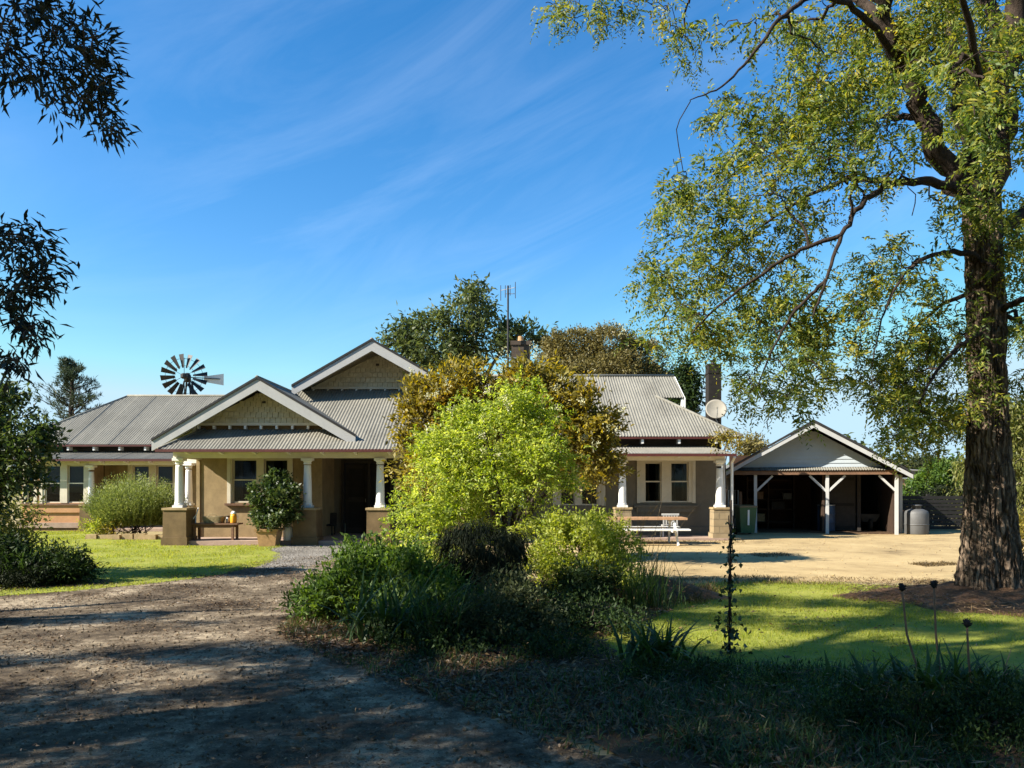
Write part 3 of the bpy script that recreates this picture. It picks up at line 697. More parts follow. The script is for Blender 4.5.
shrub('garden_bush','spreading green bush between the left tip and the dark mound','bush',B_(425,8.9),
      [E_(420,590,9.0,36,30),E_(440,610,8.6,34,28),E_(405,570,9.4,26,24),E_(400,615,8.4,30,22)],'l_mid',700,16,.055,.07,.026,up=.4,rough=.3)
shrub('garden_bush','grey green salvia bush in front of the dark mound','bush',B_(500,8.0),
      [E_(490,620,8.0,38,34),E_(525,630,8.0,34,32),E_(460,635,7.8,34,30),E_(510,600,8.5,26,26)],'l_grey',780,15,.05,.055,.022,up=.4,rough=.32)
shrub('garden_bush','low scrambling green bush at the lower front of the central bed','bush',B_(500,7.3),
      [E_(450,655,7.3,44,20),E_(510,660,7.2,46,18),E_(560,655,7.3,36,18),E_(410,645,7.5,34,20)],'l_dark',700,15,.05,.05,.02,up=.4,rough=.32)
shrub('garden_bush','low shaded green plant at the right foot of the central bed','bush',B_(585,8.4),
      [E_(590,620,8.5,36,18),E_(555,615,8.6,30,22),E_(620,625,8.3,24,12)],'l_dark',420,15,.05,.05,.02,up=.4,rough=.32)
strap_clump('strap_leaf_plant','arching strap leaf clump at the front left of the central bed',(gx(392,7.9),7.9,0),110,.85,.045,.2,'strap',(.25,1.25))
strap_clump('strap_leaf_plant','narrow spiky clump of grass among the green bushes',(gx(440,7.6),7.6,0),80,.75,.022,.14,'strap',(.1,.8))
strap_clump('strap_leaf_plant','dark clump of strap leaves on the lawn right of the central bed',(gx(655,6.9),6.9,0),80,.52,.05,.15,'strap',(.3,1.3))
strap_clump('ornamental_grass','tall dry seeding grass rising behind the broad yellow green bush',(gx(612,11.3),11.3,0),130,1.55,.012,.3,'drygrass',(.05,.5))
strap_clump('ornamental_grass','fine green grass tuft at the right foot of the broad yellow green bush',(gx(645,10.0),10.0,0),160,.85,.014,.2,'strap',(.1,.9))
strap_clump('strap_leaf_plant','clump of broad strap leaves below the pair of seed heads, lower right',(gx(890,5.95),5.95,0),60,.36,.045,.17,'strap',(.25,1.2))
strap_clump('strap_leaf_plant','clump of broad strap leaves round the lowest seed head',(gx(955,5.85),5.85,0),70,.4,.045,.15,'strap',(.25,1.2))
strap_clump('strap_leaf_plant','clump of strap leaves cut by the right edge of the picture',(gx(1015,5.6),5.6,0),90,.38,.045,.13,'strap',(.25,1.2))
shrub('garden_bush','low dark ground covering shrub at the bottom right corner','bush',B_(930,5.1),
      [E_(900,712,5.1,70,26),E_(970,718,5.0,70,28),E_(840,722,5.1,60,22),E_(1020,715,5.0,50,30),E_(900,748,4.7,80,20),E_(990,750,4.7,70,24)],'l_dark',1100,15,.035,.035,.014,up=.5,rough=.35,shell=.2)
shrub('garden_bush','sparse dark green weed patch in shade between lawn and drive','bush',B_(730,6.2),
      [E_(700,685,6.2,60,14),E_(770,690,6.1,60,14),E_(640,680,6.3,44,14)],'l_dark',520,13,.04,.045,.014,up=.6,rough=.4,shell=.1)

# agapanthus seed heads on bare stems
def seedhead(label,x,ytop,ybase,d,lean):
    b=np.array([gx(x,d)+lean,d,0]); t=at(x,ytop,d)
    root=thing('seed_head',label,'seed head',b,'dry seed heads on bare stems by the lawn')
    m=(b+t)/2+np.array([-lean*.25,0,0])
    obj('stem',MB().tube([b,b*.7+m*.3,m,m*.4+t*.6,t],[.011,.01,.009,.008,.007],7),MAT['wood'],root,True)
    mb=MB(); mb.lathe(t,[(.004,-.03),(.02,-.012),(.024,.01),(.018,.028),(.006,.036)],9)
    for i in range(26):
        dv=unit(RNG.normal(size=(1,3))+[0,0,.6])[0]; e=t+dv*.036+[0,0,.008]; mb.tube([t,t*.4+e*.6,e],[.002,.005,.003],5)
    obj('head',mb,MAT['fencedark'],root,True)
seedhead('dry seed head on a leaning bare stem, leftmost of the three',902,588,672,6.3,.16)
seedhead('dry round seed head on the straightest tallest stem, just left of the big trunk',934,585,676,6.25,.06)
seedhead('lower small seed head on a thin stem rising from the strap leaves',967,624,690,5.8,.05)

# climbing ivy on a thin stake
def ivy_stake():
    d=7.3; b=np.array([gx(729,d),d,0]); root=thing('ivy_stake','thin garden stake wound with dark ivy standing on the right lawn','garden stake',b)
    t=at(731,500,d); obj('stake',MB().tube([b-[0,0,.05],b*.5+t*.5,t],[.012,.012,.011],7),MAT['bark_dark'],root,True)
    n=170; u=RNG.random(n)**1.5*.86; P=b+(t-b)*u[:,None]+RNG.normal(size=(n,3))*(.075*(1.15-u))[:,None]*[1,.8,1]
    v,q=leaves(P,RNG.normal(size=(n,3))+[0,0,-.5],RNG.uniform(.035,.065,n),RNG.uniform(.035,.06,n)); npobj('ivy',v,q,MAT['ivy'],root)
    mb=MB()
    for k in range(2):
        mb.tube([b+(t-b)*u+np.array([math.cos(u*14+k*3)*.02,math.sin(u*14+k*3)*.02,0]) for u in np.linspace(0,.9,40)],.005,5)
    obj('vine_stem',mb,MAT['bark_dark'],root,True)
ivy_stake()

# ================================================================== TREES BEHIND THE HOUSE
def bgtree(name,label,x,d,lob,mat,n,m,sp,L,W,trunkr=.3,group='trees behind the house',shell=.35,rough=.28,twig=True,limbs=5,up=0.,out=.5,rnd=.8,sub_=0):
    b=np.array([gx(x,d),d,0]); root=thing(name,label,'tree',b,group)
    lb=[E_(*l[:2],d+(l[4] if len(l)>4 else 0),l[2],l[3]) for l in lob]
    C,Dn=lobes_pts(lb,n,shell,rough)
    if sub_:
        k=max(1,n//sub_); C=np.repeat(C[:k],sub_,0)+RNG.normal(scale=.42,size=(k*sub_,3))*[1,1,.6]; Dn=np.repeat(Dn[:k],sub_,0)
    sk=Skel(); zt=np.mean([l[2] for l in lb])
    sk.limb([b+[0,0,-.1],b+[.1,0,zt*.35],b+[.05,0,zt*.7]],[trunkr,trunkr*.8,trunkr*.6],4)
    for l in lb[:limbs]:
        c=np.array(l[:3]); s0=b+[.05,0,zt*.6]; sk.limb([s0,(s0+c)/2+[0,0,.2],c],[trunkr*.45,trunkr*.3,trunkr*.1],4)
    if twig: sk.grow(C[:min(n,500)],.1,3,.012)
    obj('trunk',sk.mesh(MB(),8,3),MAT['bark_grey'],root,True)
    v,q=clumps(C,Dn,m,sp,L,W,out,up,rnd); npobj('crown',v,q,MAT[mat],root)
    return root
bgtree('eucalyptus_tree','open crowned green eucalypt behind the high gable and roof aerial',468,44,[(450,325,30,26),(475,310,26,18),(420,338,24,16,1),(510,340,24,20),(435,352,30,16),(480,345,34,24,-1),(405,345,14,12),(530,345,14,16),(460,300,16,10)],'l_euc',440,22,.26,.34,.13,.35,shell=.2,rough=.4,sub_=9)
bgtree('cypress_tree','dense rounded olive brown tree behind the right hand roof',610,42,[(575,352,28,22),(610,348,26,20,-1),(640,360,24,20),(595,378,34,22,-1.5),(640,385,26,22,-1),(560,370,24,24),(668,395,18,22),(620,372,24,20,-2),(560,345,14,12),(685,412,12,16)],'l_olive',2600,24,.13,.15,.07,.4,shell=.82,rough=.2,twig=False,out=.8)
bgtree('far_tree','small dark tree tip showing right of the olive brown tree',686,38,[(684,372,8,10),(690,385,10,12),(686,400,13,13)],'l_dark',170,18,.2,.22,.1,.15,shell=.4)
bgtree('eucalyptus_tree','distant thin eucalypt between the house and the garage',752,90,[(752,446,12,8),(760,452,10,7),(744,452,8,7)],'l_olive',160,10,.4,.5,.18,.2,shell=.2,rough=.4)
bgtree('eucalyptus_tree','bright green bushy tree right of the garage behind the dark fence',942,34,[(945,478,20,16),(930,490,18,16,-.5),(960,492,20,18),(918,494,12,12),(975,500,18,16)],'l_mid',700,20,.16,.2,.09,.14,'trees right of the garage',shell=.45)
bgtree('eucalyptus_tree','pale grey green distant treetop above the fence right of the garage',905,70,[(905,468,24,8),(885,472,16,7),(925,466,18,9)],'l_grey',260,16,.4,.4,.15,.2,'trees right of the garage',shell=.3)
bgtree('willow_tree','tall pale yellow green weeping tree behind the big trunk at the right edge',1010,29,[(1005,440,30,34),(985,470,26,30),(1025,480,34,40,-1),(1015,415,24,20),(990,440,18,30),(1045,450,36,50),(975,500,18,24)],'l_pale',1000,22,.15,.2,.055,.25,'trees right of the garage',shell=.3,rough=.3,up=-.9,out=.3,rnd=.5)
shrub('hedge','dark clipped hedge behind the fence right of the garage','hedge',B_(950,30),[E_(940,505,30,26,16),E_(985,512,30,30,16),E_(1020,520,29,26,14),E_(915,508,30,16,14)],'l_blackgreen',420,22,.13,.14,.06,rough=.15)
shrub('garden_bush','reddish brown low shrub at the right edge beyond the big trunk','bush',B_(1018,18),[E_(1020,530,18,16,14),E_(1040,525,18,22,18)],'l_bronze',160,16,.08,.09,.035,rough=.3)
def pine():
    d=40; b=np.array([gx(72,d),d,0]); root=thing('pine_tree','dark ragged pine with separate upswept branches behind the left roof','tree',b,'trees behind the house')
    sk=Skel(); top=at(72,362,d); sk.limb([b+[0,0,-.1],(b+top)/2,top],[.28,.18,.03],6)
    T=[]
    for i in range(46):
        z=hz(432-70*(i/46)**.9,d); w=(1-(i/46))*1.75+.3; a=RNG.uniform(0,2*math.pi); l=w*RNG.uniform(.55,1.15)
        tip=np.array([top[0]+math.cos(a)*l,d+math.sin(a)*l,z+.35*l]); s0=np.array([top[0],d,z-.1])
        sk.limb([s0,(s0+tip)/2-[0,0,.08],tip],[.035,.025,.01],3)
        for u in np.linspace(.35,1.05,6): T.append((s0+(tip-s0)*u+RNG.normal(scale=.1,size=3),tip-s0))
    P=np.array([t[0] for t in T]); Dd=unit(np.array([t[1] for t in T]))
    obj('trunk',sk.mesh(MB(),8,4),MAT['bark_dark'],root,True)
    v,q=clumps(P,Dd,26,.07,.26,.035,.8,.5,.5); npobj('crown',v,q,MAT['l_pine'],root)
pine()
# ================================================================== THE HOUSE
HOUSE=thing('homestead','long single storey rendered homestead with grey iron roofs, two front gables and white verandah columns','house',(-4.5,24,0))
def part(name, mb, mat, parent=None, smooth=False): return obj(name,mb,MAT[mat] if isinstance(mat,str) else mat,parent or HOUSE,smooth)

def wall_open(mb,x0,x1,z0,z1,y0,th,ops):
    """wall facing the viewer with real openings (ox0,ox1,oz0,oz1)"""
    xs=sorted({x0,x1,*[o[0] for o in ops],*[o[1] for o in ops]}); zs=sorted({z0,z1,*[o[2] for o in ops],*[o[3] for o in ops]})
    def inside(x,z): return any(o[0]<x<o[1] and o[2]<z<o[3] for o in ops)
    for a,b in zip(xs,xs[1:]):
        for c,d in zip(zs,zs[1:]):
            if inside((a+b)/2,(c+d)/2): continue
            mb.add([(a,y0,c),(b,y0,c),(b,y0,d),(a,y0,d)],[(0,1,2,3)]); mb.add([(a,y0+th,c),(b,y0+th,c),(b,y0+th,d),(a,y0+th,d)],[(3,2,1,0)])
    for o in ops:
        a,b,c,d=o
        mb.add([(a,y0,c),(a,y0+th,c),(b,y0+th,c),(b,y0,c)],[(0,1,2,3)]); mb.add([(a,y0,d),(b,y0,d),(b,y0+th,d),(a,y0+th,d)],[(0,1,2,3)])
        mb.add([(a,y0,c),(a,y0,d),(a,y0+th,d),(a,y0+th,c)],[(0,1,2,3)]); mb.add([(b,y0,c),(b,y0+th,c),(b,y0+th,d),(b,y0,d)],[(0,1,2,3)])
    for x in (x0,x1): mb.add([(x,y0,z0),(x,y0+th,z0),(x,y0+th,z1),(x,y0,z1)],[(0,1,2,3)])
    mb.add([(x0,y0,z1),(x1,y0,z1),(x1,y0+th,z1),(x0,y0+th,z1)],[(0,1,2,3)])
    return mb

def window(x0,x1,z0,z1,y,sashes,trim='cream',cover=None,sill='brown'):
    """architrave, mullions, two-light sashes with glass set back, sill, blind or curtain behind"""
    f=.1; fr=MB()
    fr.box(x0-f,x0,y-.045,y+.06,z0-.02,z1+f); fr.box(x1,x1+f,y-.045,y+.06,z0-.02,z1+f); fr.box(x0,x1,y-.043,y+.06,z1,z1+f)
    edges=[x0]+[e for s in sashes for e in s]+[x1]
    for a,b in zip(edges[0::2],edges[1::2]):
        if b-a>.012: fr.box(a,b,y-.025,y+.055,z0,z1)
    w=part('window',fr,trim)
    zm=z0+(z1-z0)*.52
    for a,b in sashes:
        s=MB(); r=.04
        for c,d,yy in ((z0,zm+.02,.03),(zm-.02,z1,.062)):
            s.box(a,a+r,y+yy,y+yy+.03,c,d); s.box(b-r,b,y+yy,y+yy+.03,c,d); s.box(a+r,b-r,y+yy,y+yy+.03,c,c+r); s.box(a+r,b-r,y+yy,y+yy+.03,d-r,d)
        part('sash',s,trim,w)
        part('pane',MB().box(a+r,b-r,y+.044,y+.048,z0+r,zm-.02).box(a+r,b-r,y+.076,y+.08,zm+.02,z1-r),'glass',w)
        if cover=='blind': part('blind',MB().box(a,b,y+.13,y+.135,z0+(z1-z0)*RNG.uniform(.2,.28),z1),'blind',w)
        if cover=='curtain':
            c=MB(); nx=28; o=0
            for lo,hi in ((a,a+(b-a)*.34),(b-(b-a)*.3,b)):
                vs=[];fs=[]
                for i in range(nx+1):
                    t=i/nx; x=lo+(hi-lo)*t; yy=y+.17+.03*math.sin(t*26)+.01*math.sin(t*61)
                    vs+= [(x,yy,z0-.05),(x,yy,z1)]
                fs=[(2*i,2*i+2,2*i+3,2*i+1) for i in range(nx)]
                c.add(vs,fs)
            part('curtain',c,'curtain',w,True)
    if sill: part('sill',MB().box(x0-f-.05,x1+f+.05,y-.11,y+.05,z0-.085,z0-.022),sill,w)
    return w

# --- walls
XW=dict(front=22.3,mid=24.0,left=28.5,room=27.3)
w1=[(gx(232.5,22.3),gx(257,22.3)),(gx(264,22.3),gx(288,22.3))]
wf=(gx(231,22.3),gx(289.5,22.3),1.12,2.38)
part('wall',wall_open(MB(),-9.1,-5.55,0,2.95,22.3,.24,[wf]),'render')
window(*wf,22.3,w1,'cream','curtain')
part('wall',MB().box(-9.1,-8.86,22.54,28.5,0,3.0),'render')
part('wall',MB().box(-5.79,-5.55,22.54,24.0,0,2.95),'render')
door=(-5.3,-3.72,.12,2.36)
rw=(gx(640,24),gx(692,24),1.09,2.34); rws=[(gx(644.5,24),gx(661.5,24)),(gx(670.5,24),gx(688.5,24))]
mw=(gx(556,24),gx(602,24),1.0,2.3); mws=[(gx(560,24),gx(575,24)),(gx(581,24),gx(598,24))]
part('wall',wall_open(MB(),-5.55,6.4,0,3.35,24.0,.24,[door,mw,rw]),'render_shaded')
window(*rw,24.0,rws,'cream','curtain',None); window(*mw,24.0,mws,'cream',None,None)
# moulded panel and sill course below the right window, plinth
part('sill_course',MB().box(rw[0]-.2,rw[1]+.2,23.9,23.995,.93,1.0).box(rw[0]-.12,rw[1]+.12,23.94,23.996,.78,.93),'render_shaded')
part('plinth',MB().box(-1.2,6.4,23.93,23.998,0,.32),'render_shaded')
part('wall',MB().box(6.16,6.4,24.24,31,0,3.2),'render_shaded')
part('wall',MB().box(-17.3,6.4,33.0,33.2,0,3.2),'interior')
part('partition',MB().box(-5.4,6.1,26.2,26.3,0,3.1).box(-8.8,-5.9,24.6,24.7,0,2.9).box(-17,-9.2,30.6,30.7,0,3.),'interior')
# left wing
lw=(gx(131,28.5),gx(176,28.5),.98,2.36); lws=[(gx(133,28.5),gx(149,28.5)),(gx(156.5,28.5),gx(173,28.5))]
part('wall',wall_open(MB(),-15.1,-9.1,0,3.2,28.5,.22,[lw]),'render'); window(*lw,28.5,lws,'cream','blind')
rm=(gx(43,27.3),gx(86.5,27.3),1.0,2.34); rms=[(gx(45,27.3),gx(60.5,27.3)),(gx(67.5,27.3),gx(84,27.3))]
part('wall',wall_open(MB(),-17.4,-15.1,.3,2.5,27.3,.18,[rm,(-17.25,-16.95,1.0,2.34)]),'render_warm'); window(*rm,27.3,rms,'cream','blind'); window(-17.25,-16.95,1.0,2.34,27.3,[(-17.23,-16.97)],'cream','blind')
part('sill_course',MB().box(-17.3,-15.16,27.24,27.298,.66,.93),'render_warm')
part('plinth',MB().box(-17.45,-15.0,27.2,27.3,.12,.3),'slab')
part('plinth',MB().box(-17.45,-15.0,27.24,27.35,0,.118),'brown')
part('wall',MB().box(-15.28,-15.1,27.48,28.44,0,2.6).box(-17.4,-17.2,27.48,33,0,3.0),'render')
# front door deep in the porch
d=part('door',MB().box(-5.22,-4.52,24.12,24.17,.12,2.28),'dark')
part('door_panel',MB().box(-5.12,-4.62,24.1,24.118,.3,1.1).box(-5.12,-4.62,24.1,24.118,1.25,2.15),'interior',d)
part('handle',MB().tube([(-4.58,24.1,1.1),(-4.58,24.05,1.1),(-4.58,24.05,1.2)],.012,6),'steel',d)
part('door_frame',MB().box(-5.32,-5.24,23.95,24.1,.12,2.42).box(-3.8,-3.7,23.95,24.1,.12,2.42).box(-5.24,-3.8,23.953,24.1,2.3,2.42).box(-4.5,-4.42,23.96,24.1,.12,2.3),'dark')
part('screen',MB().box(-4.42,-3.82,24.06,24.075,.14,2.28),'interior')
part('corner_board',MB().box(-5.6,-5.5,22.26,22.295,0,2.4),'render'); part('corner_board',MB().box(-9.14,-9.04,22.26,22.295,0,2.4),'render')

# --- porch floor
part('verandah_floor',MB().box(-9.35,-1.1,20.72,24.0,0,.12),'slab')
part('verandah_floor',MB().box(-1.1,6.35,22.55,24.0,0,.07),'slab')
part('verandah_floor',MB().box(-15.0,-9.12,27.1,28.5,0,.1),'slab')

# --- columns on stone pedestals
def column(x,y,z0=1.04,z1=2.36,pw=.32,mat='render_ped',top='stone'):
    p=part('pedestal',MB().frust(x,y,pw,pw,.001,pw*.97,pw*.97,z0-.09),mat)
    part('cap_stone',MB().box(x-pw-.02,x+pw+.02,y-pw-.02,y+pw+.02,z0-.088,z0-.03),top,p)
    part('plinth_block',MB().box(x-pw-.03,x+pw+.03,y-pw-.03,y+pw+.03,.0,.22),mat,p)
    c=part('column',MB().lathe((x,y,z0),[(.112,.085),(.12,.1),(.116,.14),(.114,.18),(.113,.5),(.104,.8),(.094,1.08),(.092,1.13)],24),'white',None,True)
    part('column_base',MB().box(x-.14,x+.14,y-.14,y+.14,z0-.028,z0+.035).lathe((x,y,z0),[(.132,.037),(.136,.055),(.124,.1)],24),'white',c)
    h=z1-z0
    part('capital',MB().lathe((x,y,z0),[(.096,h-.17),(.108,h-.16),(.108,h-.14),(.098,h-.13),(.102,h-.11),(.13,h-.075)],24).box(x-.145,x+.145,y-.145,y+.145,h+z0-.074,h+z0-.004),'white',c)
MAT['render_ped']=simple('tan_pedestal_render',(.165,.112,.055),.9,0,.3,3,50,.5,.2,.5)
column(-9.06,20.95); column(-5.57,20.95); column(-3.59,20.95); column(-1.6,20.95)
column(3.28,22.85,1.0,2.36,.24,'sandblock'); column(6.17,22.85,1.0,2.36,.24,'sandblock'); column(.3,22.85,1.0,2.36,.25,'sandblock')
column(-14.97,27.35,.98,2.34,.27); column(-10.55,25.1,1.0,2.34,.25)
# --- beams with rafter brackets
def beam(x0,x1,y,z0,z1,n,th=.16,mat='beamcream'):
    part('beam',MB().box(x0,x1,y-th/2,y+th/2,z0,z1),mat)
    for i in range(n):
        x=x0+(x1-x0)*(i+.5)/n
        part('bracket',MB().prism([(x-.03,y-th/2-.002,z1),(x-.03,y-th/2-.3,z1),(x-.03,y-th/2-.27,z1-.07),(x-.03,y-th/2-.002,z1-.11)],(.06,0,0)),'white')
beam(-9.2,-1.05,20.95,2.36,2.56,9); beam(-1.0,6.3,22.85,2.36,2.55,8); beam(-17.5,-10.6,27.35,2.345,2.5,8); beam(-10.7,-9.15,25.1,2.345,2.5,1)
part('beam',MB().box(-10.63,-10.47,25.2,27.2,2.345,2.5),'beamcream')
part('beam',MB().box(-9.14,-8.98,21.04,22.3,2.362,2.56),'beamcream')

# --- corrugated roofs
def corr(name, lower, upper, amp=.0135, wl=.09, step=.019, mat='roof', flat=False, under=True, axis=None, lap=.004):
    """lower and upper are chains of points sharing one roof plane; waves run up the slope"""
    lo=[Vector(p) for p in lower]; up=[Vector(p) for p in upper]
    O=lo[0].copy(); U=(Vector(axis) if axis else (lo[-1]-lo[0])); U.normalize()
    far=max(up,key=lambda p:((p-O)-U*(p-O).dot(U)).length); Vv=(far-O); Vv-=U*Vv.dot(U); Vv.normalize(); Nn=U.cross(Vv)
    if Nn.z<0: Nn=-Nn
    lu=[((p-O).dot(U),(p-O).dot(Vv)) for p in lo]; uu=[((p-O).dot(U),(p-O).dot(Vv)) for p in up]
    u0=max(min(a for a,_ in lu),min(a for a,_ in uu)); u1=min(max(a for a,_ in lu),max(a for a,_ in uu))
    n=max(2,int((u1-u0)/step)); us=np.linspace(u0,u1,n+1)
    vl=np.interp(us,[a for a,_ in lu],[b for _,b in lu]); vu=np.interp(us,[a for a,_ in uu],[b for _,b in uu])
    mb=MB(); vs=[]; 
    for u,a,b in zip(us,vl,vu):
        h=amp*math.sin(2*math.pi*u/wl)
        k=u%.76
        if k<.02: h+=lap
        for v in (a,max(a,b)): q=O+U*u+Vv*v+Nn*(h+.02); vs.append((q.x,q.y,q.z))
    mb.add(vs,[(2*i,2*i+2,2*i+3,2*i+1) for i in range(n)])
    r=part(name,mb,mat,None,True)
    if under:
        ub=MB(); vs=[]
        m=max(2,n//20); us2=np.linspace(u0+.03,u1-.03,m+1); a2=np.interp(us2,us,vl)+.05; b2=np.interp(us2,us,vu)-.03
        for u,a,b in zip(us2,a2,b2):
            for v in (a,max(a,b)): q=O+U*u+Vv*v-Nn*.035; vs.append((q.x,q.y,q.z))
        ub.add(vs,[(2*i,2*i+2,2*i+3,2*i+1) for i in range(m)]); part('soffit',ub,'soffit',r)
    return r
def gutter(x0,x1,y,z,mat='red'):
    g=part('gutter',MB().box(x0,x1,y-.09,y+.02,z-.075,z-.005),mat)
    return g
def ridge(a,b,r=.05,mat='roof'):
    a=Vector(a);b=Vector(b); part('ridge_cap',MB().tube([a,b],r,8),mat,None,True)
# centre roof (porch running up to the high gable)
PZ=lambda y: 2.56+.53*(y-20.4)
P=lambda x,y: (x,y,PZ(y))
corr('roof',[P(-9.4,20.4),P(-1.0,20.4)],[P(-9.4,20.4),P(-8.6,21.55),P(-8.5,22.4),P(-6.9,24.09),P(-6.8,24.6),P(-1.9,24.7),P(-1.0,23.4)])
gutter(-9.42,-.98,20.38,2.575)
ridge(P(-9.4,20.4)[:2]+(2.6,),P(-8.6,21.55)[:2]+(PZ(21.55)+.04,),.035)
corr('roof',[(-9.4,28.0,2.56),(-9.4,20.4,2.56)],[(-8.6,28.0,PZ(21.55)),(-8.6,21.55,PZ(21.55)),(-9.4,20.4,2.56)],axis=(0,-1,0))
part('wall',MB().prism([(-1.06,20.5,2.5),(-1.06,24.0,2.5),(-1.06,24.0,PZ(24.0)-.06)],(.06,0,0)),'render')
# lower front gable
def gable(xc,zap,yb,run,sl,ydepth,xl,xr,zbase,yf,zsplit,shelfback=.5,trim='barge',raf=True,bw=.26,drop_r=0):
    zl=zap-sl*run
    g=part('gable',MB().prism([(xl,yf+.03,zbase),(xr,yf+.03,zbase),(xc,yf+.03,zap-sl*0-.25)],(0,.08,0)),'shingle')
    # shingle courses
    mb=MB(); mb2=MB(); row=.15; z=zbase; k=0
    while z<zap-.35:
        up_=z>=zsplit; rh=row if not up_ else .105; w=.155 if not up_ else .10
        hw=(zap-.28-z-rh*.4)/sl
        x=xc-w*math.floor((xc-max(xl,xc-hw))/w)-(k%2)*w/2
        while x+w<min(xr,xc+hw)+.05:
            t=.045 if not up_ else .07
            j=RNG.uniform(-.008,.008)
            (mb2 if up_ else mb).add([(x+.004,yf-t+j,z+ (RNG.uniform(-.008,.008))),(x+w-.004,yf-t+j,z),(x+w-.006,yf+.028,z),(x+.006,yf+.028,z),(x+.006,yf-.004-(.03 if up_ else 0),z+rh+.01),(x+w-.006,yf-.004-(.03 if up_ else 0),z+rh+.01),(x+w-.006,yf+.028,z+rh+.01),(x+.006,yf+.028,z+rh+.01)],
               [(0,3,2,1),(4,5,6,7),(0,1,5,4),(1,2,6,5),(2,3,7,6),(3,0,4,7)])
            x+=w
        z+=rh; k+=1
    part('shingles',mb,'shingle',g); part('shingles',mb2,'shingle',g)
    vm=zap-.62
    part('vent_hole',MB().box(xc-.05,xc+.05,yf-.07,yf-.062,vm,vm+.07),'dark',g)
    part('gable_base',MB().box(xl-.02,xr+.02,yf-.04,yf+.12,zbase-.07,zbase),trim if False else 'cream',g)
    n=int((xr-xl)/.45)
    for i in range(n+1):
        x=xl+.05+(xr-xl-.1)*i/n
        part('bracket',MB().box(x-.03,x+.03,yf-.03,yf+.3,zbase-.17,zbase-.072),'white',g)
    # barge boards and roof edges
    for sgn in (-1,1):
        rn=run+(drop_r if sgn>0 else 0)
        a=(xc,yb,zap); e=(xc+sgn*rn,yb,zap-sl*rn)
        part('barge_board',MB().prism([(a[0],yb,a[2]-.02),(e[0],yb,e[2]-.02),(e[0],yb,e[2]-bw-.02),(e[0]-sgn*.02,yb,e[2]-bw-.02),(a[0],yb,a[2]-bw-.06)],(0,.05,0)),'barge')
        part('roof_edge',MB().prism([(a[0],yb-.03,a[2]+.05),(e[0],yb-.03,e[2]+.05),(e[0],yb-.03,e[2]-.015),(a[0],yb-.03,a[2]-.015)],(0,.1,0)),'blackmetal')
    return g
def gable_roof(xc,zap,yb,sl,y1l,y1r,runl,runr,valley_l=None,valley_r=None):
    # slopes either side, waves run down the slope
    for sgn,run,y1,val in ((-1,runl,y1l,valley_l),(1,runr,y1r,valley_r)):
        e=lambda y:(xc+sgn*run,y,zap-sl*run)
        lower=[e(yb),e(y1)] if val is None else [e(yb),val[0]]+val[1:]
        upper=[(xc,yb,zap),(xc,y1 if val is None else val[-1][1],zap)]
        corr('roof',lower,upper,axis=(0,1,0))
FZ=4.52; FS=.589; FX=-6.9; FY=20.82
gable(FX,FZ,FY,2.86,FS,0,-8.8,-5.2,1.6+63/F*21.45,21.45,3.915,drop_r=-.2)
vy=20.4+(FZ-2.56)/.53
ev=lambda x:(x,20.4+((FZ-FS*(x-FX))-2.56)/.53,FZ-FS*(x-FX))
corr('roof',[(FX+2.6,FY,FZ-FS*2.6),ev(FX+2.55),ev(FX+1.4),(FX,vy,FZ)],[(FX,FY,FZ),(FX,vy,FZ)],axis=(0,1,0))
corr('roof',[(FX-2.86,FY,FZ-FS*2.86),(FX-2.86,26.5,FZ-FS*2.86)],[(FX,FY,FZ),(FX,26.5,FZ)],axis=(0,1,0))
ridge((FX,FY-.02,FZ+.03),(FX,vy,FZ+.03))
part('wall',MB().box(-8.8,-5.2,21.53,21.7,2.9,3.29),'render_ped')
part('wall',MB().box(-8.82,-8.7,21.7,26,2.6,3.4),'render')
for i in range(6):   # rafters under the left eave of the lower gable
    y=21.0+i*.45; part('rafter',MB().bar((-9.7,y,FZ-FS*2.8-.1),(-8.95,y,FZ-FS*2.05-.1),.05,.09),'white')
part('corner_trim',MB().box(-8.9,-8.802,21.4,21.55,2.9,3.45),'cream')
# high gable
HZ=6.0; HS=.5736; HX=-4.23; HYF=23.2
gable(HX,HZ,HYF,2.42,HS,0,-6.3,-2.15,1.6+99/F*24.25,24.25,5.4)
corr('roof',[(HX-2.42,HYF,HZ-HS*2.42),(HX-2.42,30,HZ-HS*2.42)],[(HX,HYF,HZ),(HX,30,HZ)],axis=(0,1,0))
corr('roof',[(HX+2.42,HYF,HZ-HS*2.42),(HX+2.42,30,HZ-HS*2.42)],[(HX,HYF,HZ),(HX,30,HZ)],axis=(0,1,0))
ridge((HX,HYF-.02,HZ+.03),(HX,30,HZ+.03))
part('wall',MB().box(-6.25,-2.2,24.4,24.6,4.2,4.72),'render')
# right roof with gablet
RZ=lambda y: 3.1+.577*(y-23.5)
R=lambda x,y:(x,y,RZ(y))
corr('roof',[R(-1.9,23.5),R(7.03,23.5)],[R(-1.9,27.7),R(4.98,27.7),R(4.985,26.07),R(7.03,23.5)])
corr('roof',[R(4.98,26.07),R(5.84,26.07)],[R(4.98,27.7),R(5.84,27.7)])
corr('roof',[(-1.9,31.9,3.1),(5.84,31.9,3.1)],[(-1.9,27.72,RZ(27.7)),(5.84,27.72,RZ(27.7))])
corr('roof',[(7.03,23.5,3.1),(7.03,31.9,3.1)],[(7.03,23.5,3.1),(4.98,26.07,RZ(26.07)),(4.98,29.3,RZ(26.07)),(7.03,31.9,3.1)],axis=(0,1,0))
ridge((-1.9,27.7,RZ(27.7)+.05),(5.84,27.7,RZ(27.7)+.05)); ridge((4.9,26.15,RZ(26.15)+.03),(7.03,23.5,3.14),.045)
